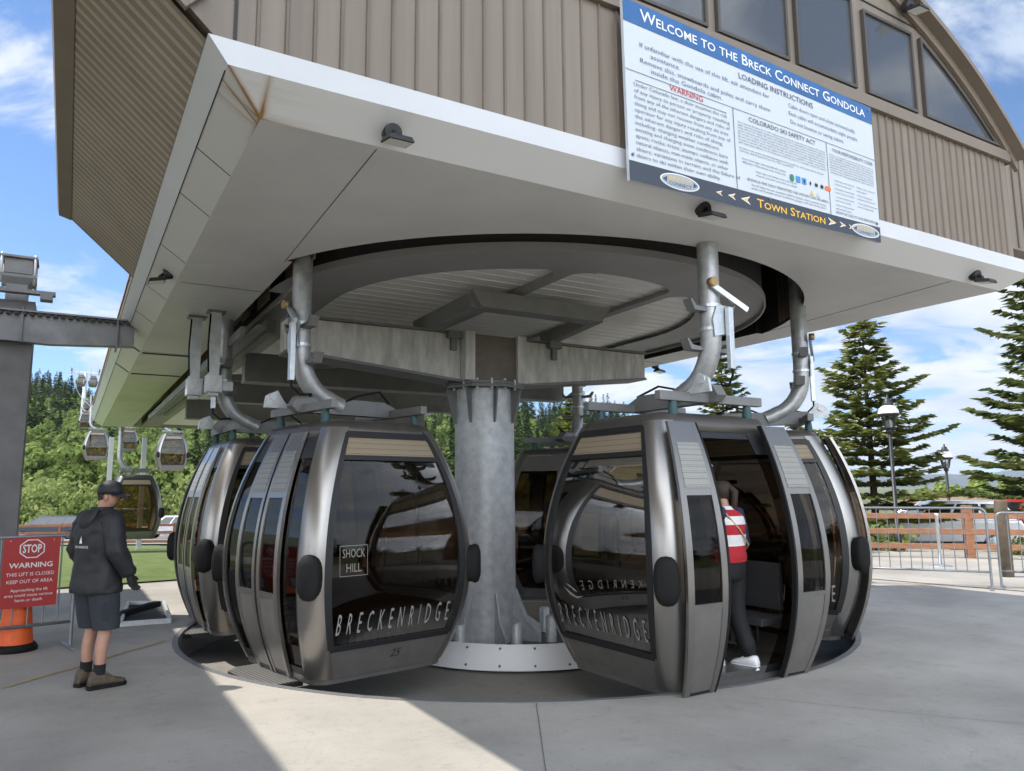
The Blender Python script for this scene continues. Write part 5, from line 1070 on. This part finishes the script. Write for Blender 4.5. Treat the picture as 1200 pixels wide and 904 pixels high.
rp=[(1088,25.5,1.3,'white_car_paint',(.75,.75,.75),'suv','white car behind the left barricade and lower lamp post'),(1060,33,.9,'white_car_paint',(.75,.75,.75),'sedan','white sedan with red tail lights nearest the spruce trunk'),(1172,25,1.0,'red_car_paint',(.50,.02,.025),'suv','bright red car behind the split rail fence'),(1180,33,.9,'maroon_car_paint',(.28,.05,.09),'suv','maroon car beyond the bright red one'),(1122,37,.85,'silver_car_paint',(.50,.52,.54),'suv','silver car in the second row of the lot'),(1165,44,.8,'grey_car_paint',(.14,.15,.16),'suv','dark grey car far back in the lot'),(1200,42,.8,'pale_car_paint',(.66,.67,.68),'suv','pale car far back at the right edge')]
for px,d,yw,pn_,pc,kd,lab in rp: car('parked_car',lab,at_px(px,d),d,yw+PI/2,paint(pn_,pc),kd,'cars in the right hand lot')
# ------------------------------------------------------------------ buildings beyond the lot
def kiosk(label,px,d,w,dep,h,rh,wallm,roofm,z=-3.2,signcol=None):
    p=pix(px,590,d); t=thing('low_building',label,'building',(p.x,p.y,z),0,'buildings beyond the lot'); m=MB(); m.box(-w/2,w/2,0,dep,0,h); m.build('wall',wallm,t)
    m=MB(); m.prism([(-.5,h),(dep+.5,h),(dep/2,h+rh)],0,-w/2-.5,w/2+.5); m.build('roof',roofm,t)
    for k in range(max(2,int(w/2.5))): x=-w/2+1+k*2.4; m=MB(); m.box(x,x+1.3,-.04,.0,.9,2.0); f=m.build('window',WHITE,t); m=MB(); m.box(x+.1,x+1.2,-.05,-.04,1.0,1.9); m.build('pane',WING,f)
    if signcol: m=MB(); m.lathe([(.001,0),(.7,0)],(0,0,0),20); m.v=[(q[0]-w*.18,-.56,q[1]+h+.1) for q in m.v]; m.build('round_sign',signcol,t,fix=False)
kiosk('small brown wooden kiosk with flat eave beyond the lot',1133,62,6,5,3.1,.9,mat('kiosk_brown',(.20,.10,.055),.8),mat('kiosk_roof',(.24,.15,.10),.8)); kiosk('long low shop building with a round red sign beyond the lot',1185,85,15,8,3.3,.8,mat('shop_tan',(.38,.33,.27),.8),mat('shop_roof',(.22,.19,.16),.8),-3.4,STOPR); kiosk('pale gabled house roof above the shops at the right',1172,130,7,8,5.2,2.6,mat('house_tan',(.45,.40,.32),.8),mat('house_roof',(.34,.30,.25),.8),-6.5)
# plants along the right fence
V,Fc=crown_blob(1.1,.8,33,500,.07,False); fm=mesh_from('foliage',V,Fc,SHRB)
for i,(x,y,s,lab) in enumerate(((9.6,20.6,1.0,'leafy shrub at the foot of the split rail fence under the nearer lamp'),(8.3,19.6,.9,'leafy shrub left of the nearer lamp post'),(12.3,18.3,.7,'low shrub by the fence in front of the red car'),(14.6,16.8,.7,'low shrub by the fence at the right edge'))):
    o=bpy.data.objects.new('fence_shrub',fm); COL.objects.link(o); o.location=(x,y,g(x,y)-.25); o.scale=(s,s,s*.8); o.rotation_euler=(0,0,i); tag(o,lab,'shrub','shrubs along the split rail fence')
# ------------------------------------------------------------------ people
def skin_body(name,joints,edges,m,parent,root=0,mats=None):
    me=bpy.data.meshes.new(name); me.from_pydata([j[:3] for j in joints],edges,[]); o=bpy.data.objects.new(name,me); COL.objects.link(o)
    md=o.modifiers.new('skin','SKIN'); md.use_smooth_shade=True; sv=me.skin_vertices[0].data
    for i,j in enumerate(joints): sv[i].radius=(j[3],j[4] if len(j)>4 else j[3]); sv[i].use_root=(i==root)
    ss=o.modifiers.new('sub','SUBSURF'); ss.levels=2; ss.render_levels=2
    dg=bpy.context.evaluated_depsgraph_get(); ev=o.evaluated_get(dg); nm=bpy.data.meshes.new_from_object(ev); o.modifiers.clear(); o.data=nm; nm.materials.clear(); nm.materials.append(m)
    for p in nm.polygons: p.use_smooth=True
    bpy.data.meshes.remove(me); o.parent=parent; return o
def ellrings(spec,n=22,pw=.85):
    out=[]
    for (z,cx,cy,rx,ry) in spec: out.append([(cx+rx*math.copysign(abs(math.cos(a))**pw,math.cos(a)),cy+ry*math.copysign(abs(math.sin(a))**pw,math.sin(a)),z) for a in np.linspace(0,2*PI,n+1)[:-1]])
    return out
def hand(mb,w,d,side,r=.0085,curl=.5):
    """palm and five bent fingers from wrist w pointing along d; side = direction to the thumb"""
    w=Vector(w); d=Vector(d).normalized(); s=Vector(side); s=(s-d*s.dot(d)).normalized(); nrm=d.cross(s)
    mb.loft([[tuple(w+d*t+s*(a*hw)+nrm*(b*ht)) for a,b in ((-1,-1),(-.5,-1.3),(.5,-1.3),(1,-1),(1,1),(.5,1.3),(-.5,1.3),(-1,1))] for t,hw,ht in ((-.02,.026,.019),(.02,.034,.017),(.06,.042,.015),(.092,.041,.012))],0,True)
    for i,(o,l) in enumerate(((.032,.066),(.011,.074),(-.011,.068),(-.032,.052))):
        b=w+d*.085+s*o; d1=(d+nrm*curl*.35).normalized(); d2=(d+nrm*curl*1.2).normalized(); d3=(d+nrm*curl*2.4).normalized(); p1=b+d1*l*.45; p2=p1+d2*l*.32; p3=p2+d3*l*.28
        mb.tube([b-d*.02,b,p1,p2,p3],[r*1.1,r*1.1,r,r*.92,r*.6],8)
    b=w+d*.03+s*.032; t1=b+(d*.7+s*.75).normalized()*.035; t2=t1+(d+s*.25+nrm*.3).normalized()*.030; mb.tube([b-s*.02,b,t1,t2],[r*1.4,r*1.4,r*1.2,r*.8],8)
def head_extras(t,c,hair,face=(0,1,0),ear=True):
    c=Vector(c); f=Vector(face).normalized(); r=Vector((f.y,-f.x,0)); U=Vector((0,0,1))
    m=MB()
    m.loft([[tuple(c+f*.086+r*.012*a+U*(b*.016+.028)) for a,b in ((-1,0),(0,-1),(1,0),(0,1))],[tuple(c+f*.112+r*.015*a+U*(b*.012-.012)) for a,b in ((-1,0),(0,-1),(1,0),(0,1))],[tuple(c+f*.085+r*.014*a+U*(b*.006-.022)) for a,b in ((-1,0),(0,-1),(1,0),(0,1))]],0,True); m.build('nose',SKIN,t)
    for s in (-1,1):
        m=MB(); e=c+r*(s*.032)+f*.083+U*.022; m.tube([e-r*.012,e,e+r*.012],[.004,.008,.004],8); m.build('eye',BLK,t)
        if ear: m=MB(); e=c+r*(s*.082)-f*.005; m.loft([[tuple(e+f*(.018*math.cos(a))+U*(.030*math.sin(a))+r*(s*q)) for a in np.linspace(0,2*PI,11)[:-1]] for q in (-.01,.008,.014)],0,True); m.build('ear',SKIN,t)
    m=MB(); e=c+f*.088-U*.048; m.tube([e-r*.024,e+f*.004,e+r*.024],[.003,.006,.003],6); m.build('mouth',mat('lip',(.32,.12,.09),.5),t)
def body_joints(h,kneeR=(.10,.05),kneeL=(-.10,.03),ankR=(.13,.02),ankL=(-.10,-.12),elR=(.27,-.03,1.17),wrR=(.25,.13,.95),elL=(-.27,-.03,1.17),wrL=(-.25,.10,.95),headf=(.04,.05),sw=.175):
    k=h/1.76
    J=[(0,0,.95,.115,.10),(0,-.005,1.12,.115,.09),(0,-.015,1.32,.135,.095),(0,0,1.46,.055,.055),(0,.02,1.535,.052,.055),(headf[0]*.6,.035+headf[1]*.5,1.62,.082,.092),(headf[0]*.7,.035+headf[1]*.4,1.70,.070,.080),
       (sw,-.01,1.42,.062),(elR[0],elR[1],elR[2],.043),(wrR[0],wrR[1],wrR[2],.031),(-sw,-.01,1.42,.062),(elL[0],elL[1],elL[2],.043),(wrL[0],wrL[1],wrL[2],.031),
       (.095,0,.88,.085),(kneeR[0],kneeR[1],.50,.055),((kneeR[0]+ankR[0])/2,(kneeR[1]+ankR[1])/2-.02,.34,.054),(ankR[0],ankR[1],.10,.036),(-.095,0,.88,.085),(kneeL[0],kneeL[1],.50,.055),((kneeL[0]+ankL[0])/2,(kneeL[1]+ankL[1])/2-.02,.34,.054),(ankL[0],ankL[1],.10,.036)]
    E=[(0,1),(1,2),(2,3),(3,4),(4,5),(5,6),(2,7),(7,8),(8,9),(2,10),(10,11),(11,12),(0,13),(13,14),(14,15),(15,16),(0,17),(17,18),(18,19),(19,20)]
    return [tuple(x*k for x in j) for j in J],E,k
def boot(t,a,yaw,m,sole,L=.29,high=.15,nm='boot'):
    d=Vector((math.sin(yaw),math.cos(yaw),0)); s=Vector((d.y,-d.x,0)); a=Vector((a[0],a[1],0)); R_=[]
    mb=MB()
    for y,w,z0,z1 in ((-.085,.030,.02,.08),(-.07,.040,.02,high),(.0,.044,.02,high),(.05,.046,.02,.115),(.11,.050,.02,.085),(.17,.048,.02,.068),(.20,.034,.025,.055)):
        y=y*L/.29; R_.append([tuple(a+d*y+s*(w*math.cos(q))+Vector((0,0,(z0+z1)/2+(z1-z0)/2*math.sin(q)))) for q in np.linspace(0,2*PI,15)[:-1]])
    mb.loft(R_,0,True); o=mb.build(nm,m,t,fix=True)
    mb=MB(); P=[(-.092,.028),(-.08,.042),(0,.046),(.06,.048),(.12,.054),(.18,.050),(.212,.028)]; out=[a+d*(y*L/.29)+s*w for y,w in P]+[a+d*(y*L/.29)-s*w for y,w in P[::-1]]
    mb.loft([[(p.x,p.y,0.0) for p in out],[(p.x,p.y,.032) for p in out]],0,False); mb.build('sole',sole,o,bevel=.004)
    mb=MB()
    for k in range(4): c=a+d*((.03+.022*k)*L/.29)+Vector((0,0,.138-.016*k)); mb.tube([c-s*.025,c+Vector((0,0,.008)),c+s*.025],.004,5)
    mb.build('laces',mat('boot_lace',(.22,.17,.10),.8),o,fix=False)
def wrinkle(o,amp,freq,sub=1):
    from mathutils import noise
    me=o.data; bm=bmesh.new(); bm.from_mesh(me); bmesh.ops.remove_doubles(bm,verts=bm.verts,dist=1e-5)
    for _ in range(sub): bmesh.ops.subdivide_edges(bm,edges=bm.edges,cuts=1,use_grid_fill=True,smooth=.4)
    bm.normal_update()
    for v in bm.verts:
        q=v.co*freq; q.z*=1.7; n=noise.noise(q)+.5*noise.noise(q*2.3)
        v.co+=v.normal*(amp*(1-2*abs(n)))
    for f in bm.faces: f.smooth=True
    bm.to_mesh(me); bm.free()
def operator():
    face=(.86,.50,0); t=thing('person','man in black cap, black hooded jacket and charcoal shorts watching the cabins','person',(-3.66,6.80,0),R(-27))
    J,E,k=body_joints(1.75,ankR=(.12,.0),ankL=(-.09,.02),kneeR=(.115,.035),kneeL=(-.095,.055),elR=(.285,-.03,1.17),wrR=(.30,.10,.95),elL=(-.28,-.02,1.17),wrL=(-.26,.10,.95))
    b=skin_body('body',J,E,SKIN,t)
    hc=Vector((.03,.065,1.625))*k; head_extras(t,hc,HAIR,face)
    # cap with visor
    f=Vector(face).normalized(); r=Vector((f.y,-f.x,0)); m=MB(); R_=[]
    for z,s in ((-.005,1.0),(.03,1.02),(.07,.93),(.10,.70),(.115,.35),(.118,.05)): R_.append([tuple(hc+Vector((0,0,.035+z))+f*(.108*s*math.cos(a)-.008)+r*(.092*s*math.sin(a))) for a in np.linspace(0,2*PI,25)[:-1]])
    m.loft(R_,0,True); c=m.build('cap',JACK,t,fix=True); m=MB(); R_=[]
    for q,z in ((.085,.04),(.125,.036),(.165,.024),(.18,.014)): w=.085 if q<.15 else .06; R_.append([tuple(hc+f*(q-.25*abs(a)*abs(a)*.22)+r*(a*w)+Vector((0,0,z-.012*a*a))) for a in np.linspace(-1,1,9)])
    m.loft(R_,0,True,False,False); m.loft([[(p[0],p[1],p[2]-.006) for p in q][::-1] for q in R_],0,True,False,False); m.build('visor',JACK,c,fix=False)
    m=MB(); R_=[]
    for z,s in ((.005,1.0),(.03,1.02),(.05,1.0)): R_.append([tuple(hc+Vector((0,0,z-.012))+f*(.098*s*math.cos(a)-.012)+r*(.085*s*math.sin(a))) for a in np.linspace(PI*.45,PI*1.55,15)])
    R_.insert(0,[tuple(hc+Vector((0,0,-.045))+f*(.085*math.cos(a)-.012)+r*(.072*math.sin(a))) for a in np.linspace(PI*.6,PI*1.4,15)]); m.loft(R_,0,True,False,False); m.build('hair',HAIR,t,fix=False)
    # jacket
    m=MB(); m.loft(ellrings([(.80,0,0,.222,.165),(.815,0,0,.228,.172),(.90,0,0,.222,.165),(1.02,0,0,.212,.155),(1.15,0,-.005,.212,.150),(1.28,0,-.012,.225,.152),(1.37,0,-.015,.222,.142),(1.43,0,-.01,.178,.122),(1.475,0,0,.115,.098),(1.51,0,.008,.082,.082),(1.535,0,.012,.080,.080)]),0,True,False)
    for s in (1,-1):
        j=[J[7],J[8],J[9]] if s>0 else [J[10],J[11],J[12]]; a,e,w=[Vector(q[:3]) for q in j]
        pts=[a-Vector((s*.05,0,-.005)),a+Vector((s*.012,0,-.01)),a.lerp(e,.35),a.lerp(e,.7),e,e.lerp(w,.3),e.lerp(w,.7),e.lerp(w,.97)]
        m.tube(pts,[.085,.096,.090,.080,.077,.076,.066,.056],16)
    jk=m.build('jacket',JACK,t,fix=False); wrinkle(jk,.010,7,2)
    m=MB(); R_=[]
    for q in np.linspace(-1,1,13):
        a=q*1.9; cc=Vector((.098*math.sin(a),-.075*math.cos(a)+.012,1.50-.028*math.cos(a)))*k; o=Vector((math.sin(a),-math.cos(a),.15)).normalized(); u=Vector((0,0,1)); th=.040*(1-.35*abs(q)); R_.append([tuple(cc+o*(th*1.1*math.cos(w_))+u*(th*.95*math.sin(w_))) for w_ in np.linspace(0,2*PI,13)[:-1]])
    m.loft(R_,0,True); m.loft(ellrings([(1.33,0,-.135,.035,.02),(1.38,0,-.145,.085,.04),(1.45,0,-.125,.105,.05),(1.51,0,-.085,.09,.045)],16,1),0,True); m.build('hood',JACK,jk,fix=False)
    # emblem and word on the back
    by=lambda x,z:-(.150*math.sqrt(max(.02,1-(x/.222)**2)))-.016
    m=MB(); fn=lambda x,z:(x,by(x,z)-.006,z); put_text(m,fn,'BRECKENRIDGE',.0,1.185,.020,.17,'C'); 
    m.add([fn(x,z) for x,z in ((-.02,1.225),(.018,1.225),(.012,1.25),(.002,1.29),(-.006,1.262),(-.014,1.25))],[tuple(range(6))]); m.build('back_logo',WHITE,jk,fix=False)
    # gloves
    for s in (1,-1):
        w=J[9] if s>0 else J[12]; e=J[8] if s>0 else J[11]; d=Vector(w[:3])-Vector(e[:3]); m=MB(); hand(m,w[:3],d+Vector((0,.02,-.12)),(-s*.3,1,0),.0105,.55*s); m.build('glove',mat('black_glove',(.02,.02,.02),.8),t,fix=False)
    # shorts
    m=MB(); m.loft(ellrings([(.98,0,0,.185,.14),(.90,0,0,.20,.150),(.82,0,0,.205,.152),(.78,0,0,.19,.13)]),0,True)
    for s,kk in ((1,J[14]),(-1,J[18])):
        kn=Vector(kk[:3]); hp=Vector((s*.098,0,.86)); m.tube([hp,hp.lerp(kn,.3),hp.lerp(kn,.65),kn+Vector((0,0,.02)),kn+Vector((0,.0,-.005))],[.118,.118,.112,.110,.108],18,caps=False)
        m.tube([kn+Vector((0,0,-.004)),kn+Vector((0,0,.12))],[.106,.10],18,caps=False)
    sh=m.build('shorts',SHORT,t,fix=False); wrinkle(sh,.007,8,1); m=MB(); m.loft([[(.214,-.07,.72),(.222,.06,.72),(.218,.06,.58),(.214,-.06,.58)],[(.19,-.07,.72),(.19,.06,.72),(.19,.06,.58),(.19,-.06,.58)]],0,False); m.build('cargo_pocket',SHORT,sh,bevel=.008)
    for i,yaw in ((16,.25),(20,-.05)):
        a=J[i]; m=MB(); m.lathe([(.046,.12),(.048,.20),(.047,.205)],(a[0],a[1]-.004,0),14); m.build('sock',SOCK,t,fix=False); boot(t,a,yaw,BOOT,RUB,.30)
    return t
operator()
def stripes():
    m=bpy.data.materials.new('striped_sweater'); m.use_nodes=True; nt,b=nodes_of(m); N=nt.nodes.new; L=nt.links.new; tc=N('ShaderNodeTexCoord'); sp=N('ShaderNodeSeparateXYZ'); L(tc.outputs['Object'],sp.inputs[0]); mr=N('ShaderNodeMapRange'); mr.inputs['From Min'].default_value=.9; mr.inputs['From Max'].default_value=1.6; L(sp.outputs[2],mr.inputs['Value'])
    cr=N('ShaderNodeValToRGB'); cr.color_ramp.interpolation='CONSTANT'; E_=cr.color_ramp.elements
    red=(.42,.02,.03,1); wh=(.72,.71,.70,1); nv=(.02,.03,.08,1); E_[0].position=0; E_[0].color=red; E_[1].position=.243; E_[1].color=wh
    for p,c in ((.386,red),(.514,wh),(.62,red),(.70,wh),(.76,nv)): e=E_.new(p); e.color=c
    L(mr.outputs[0],cr.inputs[0]); L(cr.outputs[0],b.inputs['Base Color']); b.inputs['Roughness'].default_value=.9; return m
def passenger():
    t=thing('person','passenger in a red white and navy striped sweater stepping into the open cabin','person',tuple(W(-.06,-3.88,.07)),AZ+.25)
    J,E,k=body_joints(1.68,ankR=(.09,-.14),ankL=(-.08,.12),kneeR=(.09,-.02),kneeL=(-.08,.14),elR=(.26,-.04,1.16),wrR=(.16,.20,1.10),elL=(-.26,.0,1.18),wrL=(-.14,.22,1.12),sw=.16)
    skin_body('body',J,E,SKIN,t); hc=Vector((.025,.06,1.625))*k; head_extras(t,hc,HAIR,(0,1,0))
    m=MB(); R_=[]
    for z,s in ((-.09,.62),(-.05,.9),(.0,1.05),(.05,1.04),(.09,.78),(.105,.3)): R_.append([tuple(hc+Vector((.092*s*math.sin(a),.100*s*-math.cos(a)-.012,z))) for a in np.linspace(-2.2,2.2,19)])
    m.loft(R_,0,True,False,False); m.tube([hc+Vector((0,-.10,.04)),hc+Vector((0,-.15,.0)),hc+Vector((0,-.14,-.12)),hc+Vector((0,-.12,-.22))],[.03,.036,.03,.008],10); m.build('hair',HAIR,t,fix=False)
    m=MB(); m.loft(ellrings([(.93,0,0,.188,.145),(.97,0,0,.195,.152),(1.08,0,0,.188,.142),(1.2,0,-.01,.195,.142),(1.29,0,-.012,.196,.135),(1.345,0,-.01,.16,.115),(1.39,0,0,.10,.09),(1.42,0,.008,.072,.072)]),0,True,False); tor=m.build('sweater',stripes(),t,fix=False); wrinkle(tor,.007,9,2)
    m=MB()
    for j in ((7,8,9),(10,11,12)):
        a,e,w=[Vector(J[q][:3]) for q in j]; m.tube([a.lerp(Vector((0,0,a.z)),.3),a,a.lerp(e,.5),e,e.lerp(w,.5),e.lerp(w,.95)],[.075,.085,.078,.068,.060,.046],14)
    m.build('sleeves',mat('navy_sleeve',(.025,.035,.085),.9),tor,fix=False)
    m=MB(); m.tube([(-.16,-.10,1.36),(-.05,-.165,1.22),(.10,-.165,1.08),(.19,-.05,.99)],.008,6); m.build('bag_strap',mat('tan_strap',(.45,.33,.2),.7),t)
    for j,s in ((9,1),(12,-1)):
        w=Vector(J[j][:3]); e=Vector(J[j-1][:3]); m=MB(); hand(m,w,w-e,(0,.3,1),.0085,.5*s); m.build('hand',SKIN,t,fix=False)
    m=MB(); pants=mat('black_trousers',(.008,.008,.009),.8)
    m.loft(ellrings([(1.0,0,0,.165,.128),(.90,0,0,.182,.142),(.82,0,0,.186,.138),(.76,0,0,.17,.11)]),0,True)
    for s,a,b_,c in ((1,13,14,16),(-1,17,18,20)):
        h_,kn,an=[Vector(J[q][:3]) for q in (a,b_,c)]; m.tube([h_,h_.lerp(kn,.4),kn,kn.lerp(an,.45),an+Vector((0,0,.02))],[.102,.096,.078,.068,.052],16)
    wrinkle(m.build('trousers',pants,t,fix=False),.006,9,1)
    for i in (16,20): boot(t,J[i],.0,WHITE,WHITE,.26,.12,'sneaker')
passenger()
def seated():
    a=R(271.5); x,y=.12,-.52; u=-.18+x*math.cos(a)-y*math.sin(a); v=-3.35+x*math.sin(a)+y*math.cos(a)
    t=thing('person','passenger in a light shirt sitting inside the open cabin, seen through its window','person',tuple(W(u,v,0)),AZ+a)
    J=[(0,0,.55,.12,.11),(0,-.02,.74,.12,.095),(0,-.03,.94,.14,.10),(0,-.01,1.07,.055),(0,.0,1.14,.052),(0,.025,1.23,.082,.09),(0,.025,1.31,.07,.078),(.18,-.02,1.02,.062),(.25,.04,.80,.045),(.16,.22,.68,.033),(-.18,-.02,1.02,.062),(-.25,.04,.80,.045),(-.16,.22,.68,.033),(.10,.06,.54,.085),(.12,.40,.52,.058),(.12,.42,.14,.04),(-.10,.06,.54,.085),(-.12,.40,.52,.058),(-.12,.42,.14,.04)]
    E=[(0,1),(1,2),(2,3),(3,4),(4,5),(5,6),(2,7),(7,8),(8,9),(2,10),(10,11),(11,12),(0,13),(13,14),(14,15),(0,16),(16,17),(17,18)]
    skin_body('body',J,E,SKIN,t); hc=Vector((0,.03,1.23)); head_extras(t,hc,HAIR)
    m=MB(); R_=[[tuple(hc+Vector((.095*s*math.sin(q),-.10*s*math.cos(q)-.008,z))) for q in np.linspace(-2.1,2.1,17)] for z,s in ((-.06,.8),(0,1.04),(.05,1.04),(.09,.75),(.105,.2))]; m.loft(R_,0,True,False,False); m.build('hair',HAIR,t,fix=False)
    sm=mat('cream_shirt',(.62,.55,.46),.85); m=MB(); m.loft(ellrings([(.50,0,0,.19,.145),(.7,0,-.015,.185,.14),(.88,0,-.03,.20,.142),(.98,0,-.03,.19,.125),(1.04,0,-.02,.12,.095),(1.08,0,-.01,.075,.07)]),0,True,False)
    for j in ((7,8),(10,11)): m.tube([Vector(J[j[0]][:3])*.85+Vector((0,0,.153)),Vector(J[j[0]][:3]),Vector(J[j[1]][:3])],[.07,.082,.07],14)
    m.build('shirt',sm,t,fix=False); m=MB()
    for q in ((13,14,15),(16,17,18)): m.tube([J[z][:3] for z in q],[.10,.075,.06],12)
    m.loft(ellrings([(.46,0,.02,.18,.15),(.62,0,0,.18,.14)]),0,True); m.build('trousers',SHORT,t,fix=False)
    for s,j in ((1,9),(-1,12)): m=MB(); hand(m,J[j][:3],(-.1*s,.5,-.2),(-s,0,.2),.0085,.4*s); m.build('hand',SKIN,t,fix=False)
    for j in (15,18): boot(t,(J[j][0],J[j][1]),0,BOOT,RUB,.27)
seated()

# ------------------------------------------------------------------ air
def haze():
    mb=MB(); mb.box(-14000,14000,-1200,15500,-70,900); o=mb.build('haze',[]); m=bpy.data.materials.new('haze'); m.use_nodes=True; nt=m.node_tree; nt.nodes.clear(); out=nt.nodes.new('ShaderNodeOutputMaterial'); pv=nt.nodes.new('ShaderNodeVolumePrincipled'); pv.inputs['Color'].default_value=(.80,.88,1,1); pv.inputs['Density'].default_value=7e-5; pv.inputs['Anisotropy'].default_value=.2
    nt.links.new(pv.outputs[0],out.inputs['Volume']); o.data.materials.append(m); tag(o,kind='stuff')
haze()
